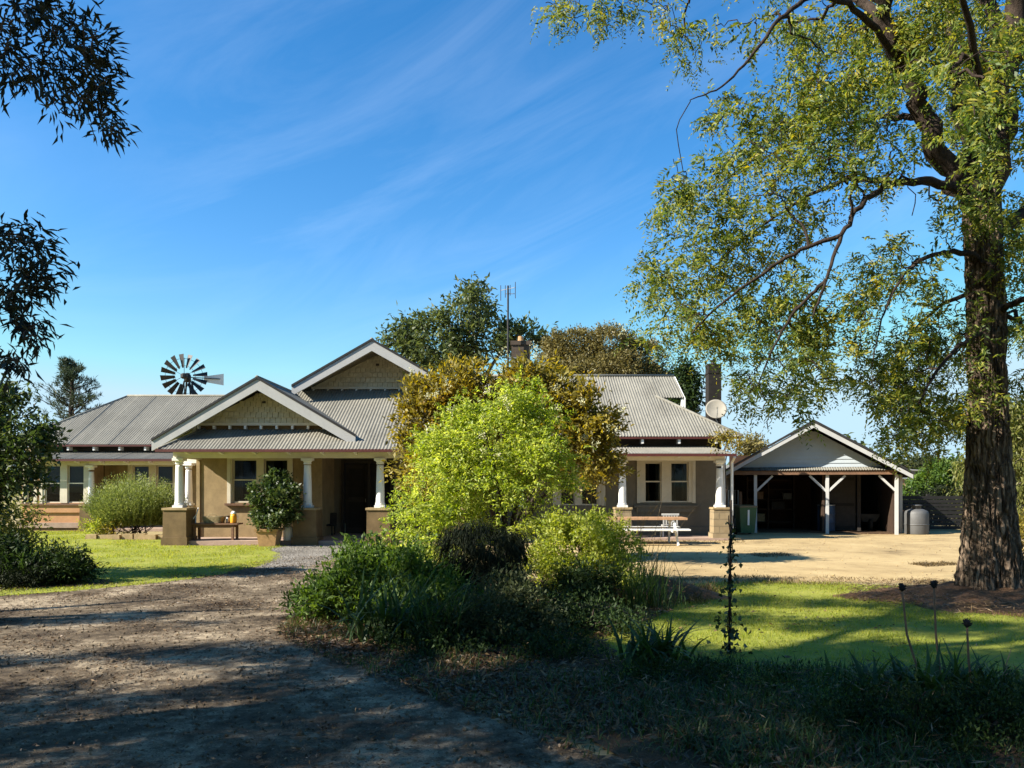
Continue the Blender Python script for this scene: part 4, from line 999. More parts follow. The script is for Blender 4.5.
part('barge_board',MB().prism([(5.84,26.0,RZ(26.0)+.01),(5.84,27.7,RZ(27.7)+.03),(5.84,27.7,RZ(27.7)-.2),(5.84,26.0,RZ(26.0)-.3)],(.03,0,0)),'white')
part('gablet_wall',MB().prism([(5.0,26.2,RZ(26.0)),(5.0,29.2,RZ(26.0)),(5.0,27.7,RZ(27.6))],(.06,0,0)),'dark')
part('gablet_post',MB().box(5.74,5.82,26.1,26.18,3.9,RZ(26.1)-.04),'white')
def eave(x0,x1,y,z,n,wally,wallz):
    part('fascia',MB().box(x0,x1,y-.02,y+.02,z-.06,z+.0),'red')
    for i in range(n):
        x=x0+(x1-x0)*(i+.35)/n; part('rafter_tail',MB().box(x-.035,x+.035,y+.03,y+.3,z-.2,z-.07),'white')
eave(-.9,6.98,23.5,3.1,7,24,0)
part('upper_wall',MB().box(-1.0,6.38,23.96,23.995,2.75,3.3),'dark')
# right verandah roof
corr('roof',[(-1.0,22.4,2.53),(6.5,22.4,2.53)],[(-1.0,23.95,2.83),(6.1,23.95,2.83),(6.5,22.4,2.53)])
gutter(-1.0,6.52,22.38,2.54)
# left wing roofs
LZ=lambda y:3.1+.577*(y-28.0); Lp=lambda x,y:(x,y,LZ(y))
corr('roof',[Lp(-18.5,28.0),Lp(-7.4,28.0)],[Lp(-18.5,28.0),Lp(-15.9,31.8),Lp(-7.4,31.8)],lap=.007)
corr('roof',[(-18.5,35.6,3.1),(-5,35.6,3.1)],[(-18.5,35.6,3.1),(-15.9,31.82,LZ(31.8)),(-5,31.82,LZ(31.8))])
corr('roof',[(-18.5,35.6,3.1),(-18.5,28.0,3.1)],[(-18.5,35.6,3.1),(-15.9,31.8,LZ(31.8)),(-18.5,28.0,3.1)],axis=(0,-1,0))
ridge((-15.9,31.8,LZ(31.8)+.04),(-6,31.8,LZ(31.8)+.04)); ridge((-15.9,31.8,LZ(31.8)+.02),(-18.5,28.0,3.13),.045)
eave(-18.4,-9.95,28.0,3.1,9,0,0)
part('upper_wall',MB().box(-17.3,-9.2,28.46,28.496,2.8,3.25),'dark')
corr('roof',[(-17.7,26.9,2.53),(-9.3,26.9,2.53)],[(-17.7,28.45,2.86),(-9.3,28.45,2.86)],lap=.007)
gutter(-17.72,-9.45,26.88,2.54)
# --- chimneys
c=part('chimney',MB().box(-.02,.68,28.6,29.2,4.4,6.85).box(-.06,.72,28.56,29.24,6.85,7.0),'brick')
part('chimney_pot',MB().lathe((.33,28.9,7.0),[(.13,0),(.11,.1),(.1,.22)],12),'terracotta',c)
c=part('chimney',MB().box(6.46,6.88,25.27,25.69,0,5.3),'chimney')
part('chimney_cap',MB().box(6.445,6.895,25.255,25.705,5.3,5.35).box(6.46,6.88,25.27,25.69,5.35,5.56).box(6.45,6.89,25.26,25.7,5.56,5.62),'chimney',c)
part('cowl',MB().lathe((6.67,25.5,5.62),[(.08,0),(.08,.1),(.14,.12),(.02,.18)],10),'blackmetal',c)
part('drainpipe',MB().tube([(6.52,22.5,2.45),(6.55,22.9,2.3),(6.55,22.9,.05)],.04,8),'white')
part('drainpipe',MB().tube([(6.68,23.7,3.0),(6.6,23.9,2.7),(6.6,23.9,.05)],.04,8),'white')

# ================================================================== THINGS ON AND ROUND THE HOUSE
def antenna():
    x,y=gx(508,28.4),28.35; z1=hz(286,28.4); r=thing('tv_antenna','tall thin television aerial mast beside the brick chimney','aerial',(x,y,4.6))
    obj('mast',MB().tube([(x,y,4.5),(x,y,z1)],.036,7),MAT['blackmetal'],r)
    obj('boom',MB().tube([(x-.25,y+.2,z1-.12),(x+.25,y-.2,z1-.12)],.012,6).tube([(x-.12,y,z1-.3),(x+.25,y,z1-.3)],.012,6),MAT['steel'],r)
    for dx,h in ((-.27,.38),(-.1,.3),(.08,.26),(.27,.4)):
        obj('element',MB().tube([(x+dx,y-dx*.8,z1-.12-h),(x+dx,y-dx*.8,z1-.12+h*.5)],.014,5),MAT['blackmetal'],r)
    obj('bracket',MB().box(x+.0,x+.34,y-.02,y+.24,5.6,5.64).box(x,x+.34,y-.02,y+.24,6.3,6.34),MAT['steel'],r)
antenna()
def dish():
    c=np.array(at(716,410,24.6)); r=thing('satellite_dish','round off white satellite dish on a bracket against the dark chimney','satellite dish',c)
    mb=MB(); n=28; ax=unit(np.array([[-.12,-.86,.42]]))[0]; u=unit(np.cross(ax,[0,0,1.])[None])[0]; w=np.cross(u,ax)
    vs=[];fs=[]; rings=7
    for side,th in ((0,0),(1,-.014)):
        for i in range(rings+1):
            rr=.335*i/rings
            for k in range(n):
                a=2*math.pi*k/n; q=c+u*rr*math.cos(a)+w*rr*1.05*math.sin(a)+ax*((rr/.335)**2*.075+th); vs.append(tuple(q))
    for s_ in (0,1):
        o=s_*(rings+1)*n
        for i in range(rings):
            for k in range(n): fs.append((o+i*n+k,o+i*n+(k+1)%n,o+(i+1)*n+(k+1)%n,o+(i+1)*n+k))
    o=(rings+1)*n
    for k in range(n): fs.append((rings*n+k,rings*n+(k+1)%n,o+rings*n+(k+1)%n,o+rings*n+k))
    mb.add(vs,fs); obj('reflector',mb,MAT['dish'],r,True)
    f=c+ax*.36-w*.1
    obj('feed_arm',MB().tube([c-w*.33+ax*.06,c-w*.26+ax*.25,f],.012,6),MAT['steel'],r)
    obj('receiver',MB().tube([f,f-ax*.09],[.03,.022],8),MAT['dish'],r)
    obj('mount',MB().tube([c-ax*.01,c+[0,.25,-.12],c+[0,.62,-.16],[6.66,25.23,c[2]-.16]],.025,7).tube([c+[0,.25,-.12],[6.8,25.23,c[2]-.5]],.016,6),MAT['steel'],r)
dish()
def windmill():
    d=46; hub=at(185.5,376.5,d); r=thing('windmill','farm windmill with dark many bladed wheel and pale tail above the left roof','windmill',(hub[0],d+.3,0))
    X,Y,Z=hub
    t=MB(); zt=Z-.25
    for sx,sy in ((-1,-1),(1,-1),(1,1),(-1,1)): t.bar((X+sx*1.2,d+.35+sy*1.2,0),(X+sx*.16,d+.35+sy*.16,zt),.08,.08)
    for i in range(7):
        z0=i*zt/7; z1=(i+1)*zt/7; h0=1.2-1.04*i/7; h1=1.2-1.04*(i+1)/7
        for a,b in (((-1,-1),(1,-1)),((1,-1),(1,1)),((1,1),(-1,1)),((-1,1),(-1,-1))):
            t.bar((X+a[0]*h0,d+.35+a[1]*h0,z0),(X+b[0]*h1,d+.35+b[1]*h1,z1),.035,.035); t.bar((X+a[0]*h1,d+.35+a[1]*h1,z1),(X+b[0]*h1,d+.35+b[1]*h1,z1),.04,.04)
    obj('tower',t,MAT['blackmetal'],r)
    obj('gearbox',MB().lathe((X,d+.3,Z-.3),[(.14,0),(.2,.1),(.2,.4),(.1,.55)],12).tube([(X,d+.3,Z),(X,d-.25,Z)],[.1,.07],10),MAT['blackmetal'],r,True)
    wh=MB(); y=d-.2; ya=math.radians(14); ca,sa=math.cos(ya),math.sin(ya)
    def W(rr,a,dy=0): return (X+rr*math.cos(a)*ca-dy*sa, y+rr*math.cos(a)*sa+dy*ca, Z+rr*math.sin(a))
    wh.lathe((X,y-.0,Z-.16),[(.12,0),(.2,.08),(.2,.24),(.12,.32)],12)
    for rr in (.62,1.05): wh.tube([W(rr,2*math.pi*k/40,.03) for k in range(41)],.012,5,cap=False)
    for k in range(6):
        a=2*math.pi*(k+.5)/6; wh.bar(W(.1,a,.04),W(1.1,a,.04),.03,.02)
    wheel=obj('wheel',wh,MAT['blackmetal'],r)
    for k in range(16):
        if k in (12,): continue
        a=2*math.pi*k/16+.12; hw0=.06; hw1=.15; tw=.09
        b=MB(); vs=[]
        for off in (0,.02):
            for rr,da,sg in ((.5,-hw0/.5,-1),(.5,hw0/.5,1),(1.32,hw1/1.32,1),(1.32,-hw1/1.32,-1)): vs.append(W(rr,a+da,sg*tw+off))
        b.add(vs,[(0,1,2,3),(7,6,5,4),(0,4,5,1),(1,5,6,2),(2,6,7,3),(3,7,4,0)]); obj('blade',b,MAT['blackmetal'],wheel)
    e=Vector((X,d+.3,Z)); tl=MB()
    p0=Vector((X+.55,d+1.0,Z+.02)); 
    tl.prism([(X+.75,d+.9,Z+.13),(X+1.78,d+1.35,Z+.36),(X+1.78,d+1.35,Z-.36),(X+.75,d+.9,Z-.2)],(.008,-.02,0))
    obj('tail_vane',tl,MAT['white'],r)
    obj('tail_boom',MB().bar((X,d+.3,Z),(X+1.6,d+1.24,Z+.02),.04,.05),MAT['blackmetal'],r)
windmill()
def creeper():
    b=np.array([6.46,23.3,0]); r=thing('creeper','orange and green creeper tumbling over the right corner of the verandah roof','climbing plant',b)
    lob=[E_(726,438,22.7,12,5,10),E_(735,444,22.6,9,6,8),E_(716,441,22.4,4,8,4),E_(744,438,22.9,7,3,5)]
    C,Dn=lobes_pts(lob,46,.02,.5); v,q=clumps(C,Dn,11,.08,.13,.04,.6,-.6,.9); npobj('foliage',v,q,MAT['l_bronze'],r)
    obj('stem',MB().tube([b,b+[.03,.0,1.2],b+[.0,.0,2.3],b+[.05,-.2,2.8],lob[0][:3]],[.025,.02,.016,.012,.008],7).tube([lob[2][:3],lob[0][:3],lob[1][:3]],.01,5),MAT['bark_dark'],r,True)
creeper()

# porch furniture
def bench():
    x0,x1,y0,y1=gx(191,21.15),gx(240,21.15),20.95,21.4; h=.46+.12; r=thing('bench','low brown wooden bench on the porch under the left front window','bench',((x0+x1)/2,21.2,.12))
    mb=MB()
    for k in range(4): mb.box(x0,x1,y0+k*.115,y0+k*.115+.1,h-.04,h)
    obj('seat',mb,MAT['brown'],r)
    for x in (x0+.12,x1-.18):
        for y in (y0+.03,y1-.09): obj('leg',MB().box(x,x+.06,y,y+.06,.12,h-.042),MAT['brown'],r)
    obj('rail',MB().box(x0+.18,x1-.18,y0+.04,y0+.08,h-.12,h-.044).box(x0+.18,x1-.18,y1-.08,y1-.04,h-.12,h-.044),MAT['brown'],r)
    return h
H=bench()
def jug():
    x,y=gx(233.6,21.15),21.15; r=thing('drink_dispenser','bright orange jug with a white top on the porch bench','jug',(x,y,H))
    obj('body',MB().lathe((x,y,H),[(.075,0),(.085,.02),(.085,.2),(.07,.25)],18),MAT['juice'],r,True)
    obj('lid',MB().lathe((x,y,H),[(.072,.251),(.075,.27),(.06,.3),(.03,.33)],18),MAT['white'],r,True)
    obj('handle',MB().tube([(x+.084,y,H+.2),(x+.12,y,H+.18),(x+.12,y,H+.1),(x+.084,y,H+.07)],.01,6),MAT['white'],r,True)
jug()
def jar():
    x,y=gx(227.4,21.15),21.2; r=thing('jar','small grey jar with a dark lid between the basket and the orange jug','jar',(x,y,H))
    obj('body',MB().lathe((x,y,H),[(.045,0),(.055,.02),(.055,.13),(.04,.16)],14),MAT['steel'],r,True); obj('lid',MB().lathe((x,y,H),[(.046,.161),(.046,.2),(.04,.205)],14),MAT['dark'],r)
jar()
def basket():
    x0,x1=gx(203,21.15),gx(224,21.15); r=thing('basket','shallow wicker basket on the left half of the porch bench','basket',((x0+x1)/2,21.2,H))
    mb=MB(); cx=(x0+x1)/2; hx=(x1-x0)/2
    for i in range(6):
        z=H+.005+i*.03; k=1+.03*i
        mb.tube([(cx+math.copysign(abs(math.cos(a))**.5,math.cos(a))*hx*.86*k,21.2+math.copysign(abs(math.sin(a))**.5,math.sin(a))*.15*k,z+.015) for a in np.linspace(0,2*math.pi,37)],.016,5)
    obj('body',mb,MAT['wicker'],r); obj('base',MB().box(cx-hx*.8,cx+hx*.8,21.08,21.32,H+.002,H+.02),MAT['wicker'],r)
    obj('handle',MB().tube([(cx+math.cos(a)*.12,21.06,H+.17+math.sin(a)*.09) for a in np.linspace(0,math.pi,9)],.01,5),MAT['wicker'],r,True)
basket()
def scooter():
    # bent white tube frame leaning left of the bench
    x,y=gx(189,21.0),21.0; o=obj('leaning_frame',MB().tube([(x-.05,y,.12),(x-.06,y,.35),(x+.02,y+.05,.62),(x+.12,y+.18,.8),(x+.16,y+.24,1.0)],.016,7).tube([(x+.1,y+.25,.12),(x+.08,y+.22,.4),(x+.12,y+.18,.8)],.016,7).tube([(x-.06,y,.35),(x+.08,y+.22,.4)],.013,6),MAT['white'],None,True,loc=(x,y,.12))
    tag(o,'bent white tube frame leaning against the porch wall left of the bench','frame')
scooter()
def planter():
    x,y=gx(269.5,20.45),20.45; r=thing('planter','square flared terracotta planter standing before the porch','planter',(x,y,0))
    obj('pot',MB().frust(x,y,.21,.21,0,.27,.27,.4).frust(x,y,.3,.3,.402,.315,.315,.47),MAT['terracotta'],r)
    obj('soil',MB().box(x-.27,x+.27,y-.27,y+.27,.44,.475),MAT['mulch'],r)
    shrub('potted_shrub','round glossy green shrub growing in the terracotta planter','shrub',(x,y,.47),[E_(276,502,20.45,22,24),E_(268,495,20.45,15,16),E_(285,510,20.45,14,16),E_(265,512,20.45,12,14),E_(277,484,20.45,12,10),E_(274,522,20.45,18,8)],'l_glossy',430,20,.06,.1,.055,stems=6,rough=.3,shell=.4,minz=.5)
planter()
def gasbottle():
    x,y=gx(289,20.9),20.85; r=thing('gas_bottle','white gas bottle on the porch edge behind the planter','gas bottle',(x,y,.12))
    obj('body',MB().lathe((x,y,.12),[(.12,0),(.14,.03),(.14,.3),(.11,.37),(.05,.4)],18),MAT['white'],r,True)
    obj('collar',MB().lathe((x,y,.12),[(.085,.4),(.085,.47),(.08,.47)],14),MAT['white'],r); obj('valve',MB().tube([(x,y,.5),(x,y,.58)],.02,8),MAT['steel'],r)
gasbottle()
def chair_dark():
    x,y=gx(325,23.0),23.2; r=thing('porch_chair','dark low chair in the shade of the porch left of the front door','chair',(x,y,.12))
    obj('seat',MB().box(x-.25,x+.25,y-.22,y+.22,.4,.45),MAT['dark'],r); obj('backrest',MB().bar((x,y+.23,.42),(x,y+.3,.78),.48,.04,(0,1,0)),MAT['dark'],r)
    for a in (-.22,.18):
        for b in (-.2,.16): obj('leg',MB().box(x+a,x+a+.04,y+b,y+b+.04,.12,.398),MAT['dark'],r)
chair_dark()
def edging():
    r=thing('garden_edging','row of tan edging blocks along the foot of the sprig bush','edging',(-11.2,23.2,0),)
    for i in range(8):
        x=-12.6+i*.36; obj('block',MB().frust(x,23.1+.05*math.sin(i*2.2),.165,.11,0,.155,.1,.15+.02*math.sin(i*5)),MAT['stone'],r)
edging()
def picnic():
    x0,x1=gx(598,21.0),gx(686,21.0); yc=21.2; zt=.74; r=thing('picnic_table','picnic table with orange brown top, white bench seats and white legs','picnic table',((x0+x1)/2,yc,0))
    mb=MB()
    for k in range(5): mb.box(x0,x1,yc-.38+k*.155,yc-.38+k*.155+.14,zt-.06,zt)
    obj('tabletop',mb,MAT['orangewood'],r)
    for y in (yc-.78,yc+.5): obj('bench_seat',MB().box(x0+.05,x1,y,y+.13,.41,.45).box(x0+.05,x1,y+.145,y+.275,.41,.45),MAT['white'],r)
    for x in (x0+.3,x1-.35):
        for s_ in (-1,1): obj('leg',MB().bar((x,yc+s_*.26,zt-.05),(x+.05,yc+s_*.62,.0),.07,.05,(1,0,0)),MAT['white'],r)
        obj('crossbar',MB().box(x-.06,x-.02,yc-.74,yc+.74,.345,.408).box(x-.06,x-.02,yc-.36,yc+.36,zt-.11,zt-.048),MAT['white'],r)
    obj('stretcher',MB().bar((x0+.3,yc,.38),(x1-.35,yc,.38),.05,.05),MAT['white'],r)
picnic()
def garden_chair():
    x,y=gx(669,23.2),23.25; r=thing('garden_chair','white slatted garden chair behind the picnic table','chair',(x,y,.0))
    obj('seat',MB().box(x-.24,x+.24,y-.24,y+.22,.4,.44),MAT['postgrey'],r)
    b=MB()
    for k in range(6): b.box(x-.22+k*.08,x-.18+k*.08,y-.26,y-.24,.44,.72)
    b.box(x-.26,x+.26,y-.265,y-.235,.72,.78); obj('backrest',b,MAT['postgrey'],r)
    for a in (-.23,.19):
        for c in (-.23,.18): obj('leg',MB().box(x+a,x+a+.04,y+c,y+c+.04,0,.398),MAT['postgrey'],r)
garden_chair()

# ================================================================== GARAGE
def garage():
    D=26.2; sc=D/F; X=lambda p,d=D: gx(p,d)
    G=thing('garage','open fronted double garage with pale blue grey gable and white braced posts','garage',(10.3,D,0))
    gp=lambda n,mb,m,par=None,s=False: obj(n,mb,MAT[m],par or G,s)
    xa=10.31; za=3.74; sl=.578; yb=25.4
    run=3.0
    for sgn in (-1,1):
        e=(xa+sgn*run,yb,za-sl*run)
        gp('barge_board',MB().prism([(xa,yb,za-.04),(e[0],yb,e[2]-.04),(e[0],yb,e[2]-.17),(xa,yb,za-.21)],(0,.045,0)),'barge')
        gp('roof_edge',MB().prism([(xa,yb-.03,za+.06),(e[0]+sgn*.05,yb-.03,e[2]+.03),(e[0]+sgn*.05,yb-.03,e[2]-.035),(xa,yb-.03,za-.035)],(0,.1,0)),'blackmetal')
        rf=MB(); n=90
        vs=[]
        for i in range(n*4+1):
            y=yb+i*7.2/(n*4); h=.014*math.sin(2*math.pi*i/4)
            vs+=[(xa,y,za+.02+h),(xa+sgn*(run+.05),y,za-sl*(run+.05)+.02+h)]
        rf.add(vs,[(2*i,2*i+2,2*i+3,2*i+1) for i in range(n*4)]); gp('roof',rf,'roof',None,True)
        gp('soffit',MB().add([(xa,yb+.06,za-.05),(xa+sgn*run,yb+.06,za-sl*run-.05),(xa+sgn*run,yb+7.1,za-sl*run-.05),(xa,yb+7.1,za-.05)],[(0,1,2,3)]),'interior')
    # weatherboard gable
    g=MB(); z=2.24; zb=2.24
    while z<za-.3:
        h0=(za-.2-z)/sl; h1=max(.02,(za-.2-z-.135)/sl)
        g.add([(xa-h0,26.12,z),(xa+h0,26.12,z),(xa+h1,26.145,z+.135),(xa-h1,26.145,z+.135),(xa-h0,26.2,z),(xa+h0,26.2,z),(xa+h1,26.2,z+.135),(xa-h1,26.2,z+.135)],[(0,1,2,3),(0,4,5,1),(1,5,6,2),(2,6,7,3),(3,7,4,0)]); z+=.135
    gp('gable',g,'colorbond')
    # little corrugated awning and header
    vs=[];n=320
    for i in range(n+1):
        x=xa-2.55+5.1*i/n; h=.013*math.sin(2*math.pi*i/5); vs+=[(x,25.72,2.13+h),(x,26.11,2.235+h)]
    gp('awning',MB().add(vs,[(2*i,2*i+2,2*i+3,2*i+1) for i in range(n)]),'roof',None,True)
    gp('beam',MB().box(xa-2.6,xa+2.6,25.78,25.88,1.98,2.1),'brown'); gp('beam',MB().box(xa-2.6,xa+2.6,26.1,26.22,2.0,2.22),'wood')
    P_=[X(761.5),X(829),X(891.6)]
    for x in P_: gp('post',MB().box(x-.05,x+.05,26.12-.25,26.12-.15,0,1.98),'postgrey')
    xo=X(904.5,25.9); gp('post',MB().box(xo-.05,xo+.05,26.6,26.7,0,1.98),'postgrey')
    br=lambda x,s: gp('brace',MB().bar((x+s*.03,25.92,1.42),(x+s*.56,25.92,1.95),.07,.07),'postgrey')
    br(P_[0],1); br(P_[1],-1); br(P_[1],1); br(P_[2]+.02,-1)
    gp('wall',MB().box(7.72,7.85,26.6,32.8,0,2.2),'garagebrick'); gp('wall',MB().box(7.85,12.9,32.7,32.85,0,2.9),'garagebrick'); gp('wall',MB().box(12.9,13.02,26.3,32.8,0,2.2),'darkwood')
    gp('partition',MB().box(10.72,10.8,26.5,32.7,0,2.2),'darkwood')
    gp('partition',MB().box(8.0,10.7,29.2,29.3,0,2.4),'garagebrick')
    d=gp('door',MB().box(10.95,11.95,27.4,27.46,.05,2.0),'dark'); [gp('rail',MB().box(11.0,11.9,27.37,27.398,z_,z_+.1),'interior',d) for z_ in (.1,.9,1.8)]
    gp('stud',MB().box(11.98,12.1,27.3,27.46,0,2.1).box(10.82,10.93,27.3,27.46,0,2.1),'dark')
    gp('gutter',MB().box(xa-run-.1,xa-run+.02,25.75,32.8,za-sl*run-.12,za-sl*run-.02),'blackmetal'); gp('gutter',MB().box(xa+run-.02,xa+run+.1,25.75,32.8,za-sl*run-.12,za-sl*run-.02),'blackmetal')
    gp('floor_slab',MB().box(7.85,12.9,26.0,32.7,0,.03),'mulch')
    # contents
    INSIDE=[]
    s=thing('shelving','tall timber shelving in the left bay of the garage','shelves',(8.9,28.6,.03)); INSIDE.append(s)
    obj('upright',MB().box(8.2,8.26,28.3,28.8,.03,1.95),MAT['darkwood'],s); obj('upright',MB().box(8.95,9.0,28.3,28.8,.03,1.95),MAT['darkwood'],s); obj('upright',MB().box(9.85,9.9,28.3,28.8,.03,1.95),MAT['darkwood'],s)
    for z in (.25,.72,1.08,1.45,1.8): obj('shelf',MB().box(8.2,9.9,28.28,28.82,z,z+.03),MAT['darkwood'],s)
    for nm,lab,x,z,w,h,m in (('box','tan carton on the lowest garage shelf',8.45,.28,.4,.26,'wicker'),('box','dark crate on the second garage shelf',9.1,.75,.45,.24,'dark'),('box','grey tin box on the middle garage shelf',9.5,1.11,.3,.2,'tankgrey'),('box','small brown carton on the middle garage shelf at left',8.5,1.11,.3,.25,'wood')):
        mb=MB().box(x,x+w,28.36,28.7,z+.001,z+h); mb.box(x-.01,x+w+.01,28.35,28.71,z+h,z+h+.025); o=obj(nm,mb,MAT[m],None,False,loc=(x+w/2,28.5,z)); tag(o,lab,'box'); INSIDE.append(o)
    x,y=X(818,27.2),27.2; r=thing('drum','blue ribbed steel drum beside the middle garage post','drum',(x,y,.03)); INSIDE.append(r)
    obj('body',MB().lathe((x,y,.03),[(.28,0),(.29,.02),(.29,.28),(.305,.3),(.29,.32),(.29,.58),(.305,.6),(.29,.62),(.29,.86),(.28,.88)],24),MAT['blue'],r,True); obj('rim',MB().lathe((x,y,.91),[(.27,0),(.3,.005),(.3,.03),(.27,.035)],24),MAT['steel'],r)
    x,y=12.35,28.2; r=thing('wheelbarrow','wheelbarrow parked in the dark right bay of the garage','wheelbarrow',(x,y,.03)); INSIDE.append(r)
    obj('tray',MB().frust(x,y,.22,.32,.32,.34,.46,.6),MAT['tankgrey'],r); obj('wheel',MB().tube([(x-.04,y-.55,.23),(x+.04,y-.55,.23)],.2,16),MAT['dark'],r)
    for sg in (-1,1): obj('handle',MB().tube([(x+sg*.05,y-.55,.25),(x+sg*.22,y,.33),(x+sg*.3,y+.7,.6)],.018,7),MAT['darkwood'],r); obj('leg',MB().tube([(x+sg*.22,y+.2,.35),(x+sg*.22,y+.3,.03)],.016,6),MAT['blackmetal'],r)
    r=thing('trestle','small metal rack standing between the bin and the garage','rack',(7.95,26.4,0))
    for z in (.2,.5,.78): obj('shelf',MB().box(7.55,8.05,26.2,26.5,z,z+.03),MAT['blackmetal'],r)
    for a in (7.55,8.01):
        for b_ in (26.2,26.46): obj('leg',MB().box(a,a+.04,b_,b_+.04,0,.9),MAT['blackmetal'],r)
    # the whole garage stands a little turned towards the drive
    th=math.radians(-14); cx,cy=10.3,D
    G.rotation_euler=(0,0,th); G.location.x-=.14
    for o in INSIDE:
        dx,dy=o.location.x-cx,o.location.y-cy
        o.location.x=cx+dx*math.cos(th)-dy*math.sin(th); o.location.y=cy+dx*math.sin(th)+dy*math.cos(th); o.rotation_euler=(0,0,th)
garage()
def bin_():
    x,y=gx(743.5,25.6),25.4; r=thing('wheelie_bin','dark green wheelie bin with a tan lid and white stripe beside the garage','bin',(x,y,0))
    obj('body',MB().frust(x,y,.22,.26,.07,.28,.33,.9),MAT['bingreen'],r)
    obj('lid',MB().frust(x,y,.3,.36,.902,.29,.34,.95).frust(x,y+.02,.27,.3,.95,.2,.2,.98),MAT['binlid'],r)
    obj('stripe',MB().add([(x-.02,y-.312,.32),(x+.04,y-.312,.32),(x+.04,y-.335,.82),(x-.02,y-.335,.82),(x-.02,y-.30,.32),(x+.04,y-.30,.32),(x+.04,y-.31,.82),(x-.02,y-.31,.82)],[(0,1,2,3),(0,4,5,1),(1,5,6,2),(2,6,7,3),(3,7,4,0)]),MAT['white'],r)
    for s in (-1,1): obj('wheel',MB().tube([(x+s*.2,y+.3,.1),(x+s*.27,y+.3,.1)],.1,14),MAT['dark'],r)
    obj('handle',MB().tube([(x-.2,y+.36,.88),(x+.2,y+.36,.88)],.018,6),MAT['bingreen'],r)
bin_()
def tank():
    x,y=gx(916.5,25.6),25.6; r=thing('metal_tank','old grey metal tank with domed top and short neck by the dark fence','tank',(x,y,0))
    obj('body',MB().lathe((x,y,0),[(.36,0),(.37,.02),(.37,.68),(.34,.77),(.2,.83),(.14,.84)],28),MAT['tankgrey'],r,True)
    obj('neck',MB().lathe((x,y,.84),[(.14,0),(.14,.1),(.17,.105),(.17,.13),(.05,.14)],20),MAT['tankgrey'],r,True)
    obj('band',MB().lathe((x,y,.3),[(.365,0),(.38,.005),(.38,.04),(.365,.045)],28),MAT['tankgrey'],r,True)
tank()
def fence(name,label,x0,x1,y,h,mat,n):
    r=thing(name,label,'fence',((x0+x1)/2,y,0)); mb=MB(); z=.05
    while z<h: mb.box(x0,x1,y-.015,y+.015,z,z+.11); z+=.135
    obj('slats',mb,MAT[mat],r)
    for i in range(n+1): x=x0+(x1-x0)*i/n; obj('post',MB().box(x-.05,x+.05,y+.016,y+.11,0,h+.06),MAT[mat],r)
fence('slat_fence','dark horizontal slat fence running right from the garage',13.2,22,27.6,1.25,'fencedark',5)
def gate():
    x0,x1,y=gx(728.5,27.0),gx(738,27.0),27.0; r=thing('metal_gate','narrow white tube gate between the house corner and the green bin','gate',((x0+x1)/2,y,0))
    mb=MB().tube([(x0,y,.1),(x0,y,1.45),(x1,y,1.45),(x1,y,.1),(x0,y,.1)],.02,7); obj('frame',mb,MAT['steel'],r)
    obj('bar',MB().tube([(x0,y,.95),(x1,y,.95)],.012,6).tube([(x0+(x1-x0)*.35,y,.1),(x0+(x1-x0)*.35,y,1.45)],.008,5).tube([(x0+(x1-x0)*.68,y,.1),(x0+(x1-x0)*.68,y,1.45)],.008,5),MAT['steel'],r)
    obj('post',MB().box(x1+.03,x1+.13,y-.05,y+.05,0,1.4),MAT['brown'],r)
gate()
def shed(name,label,x0,x1,y0,y1,h,mat,roofm='roof',flat=True):
    r=thing(name,label,'shed',((x0+x1)/2,y0,0)); obj('wall',wall_open(MB(),x0,x1,0,h,y0,.15,[((x0+x1)/2-.35,(x0+x1)/2+.35,0.0,min(2,h-.2))]).box(x0,x0+.15,y0+.15,y1,0,h).box(x1-.15,x1,y0+.15,y1,0,h).box(x0,x1,y1,y1+.15,0,h),MAT[mat],r)
    obj('door',MB().box((x0+x1)/2-.35,(x0+x1)/2+.35,y0+.05,y0+.09,.02,min(2,h-.2)),MAT['wood'],r)
    obj('roof',MB().add([(x0-.3,y0-.3,h+.1),(x1+.3,y0-.3,h+.1),(x1+.3,y1+.3,h+.35),(x0-.3,y1+.3,h+.35),(x0-.3,y0-.3,h+.16),(x1+.3,y0-.3,h+.16),(x1+.3,y1+.3,h+.41),(x0-.3,y1+.3,h+.41)],[(0,3,2,1),(4,5,6,7),(0,1,5,4),(1,2,6,5),(2,3,7,6),(3,0,4,7)]),MAT[roofm],r)
MAT['yellowwall']=simple('cream_yellow_wall',(.62,.48,.27),.85,0,.1)
shed('outbuilding','cream yellow walled outbuilding seen in the gap between house and garage',gx(730,33),gx(752,33)+1.5,33.5,37,2.2,'yellowwall')
shed('carport','small distant flat roofed building with pale posts right of the garage',gx(890,44),gx(916,44),44,48,2.35,'white')
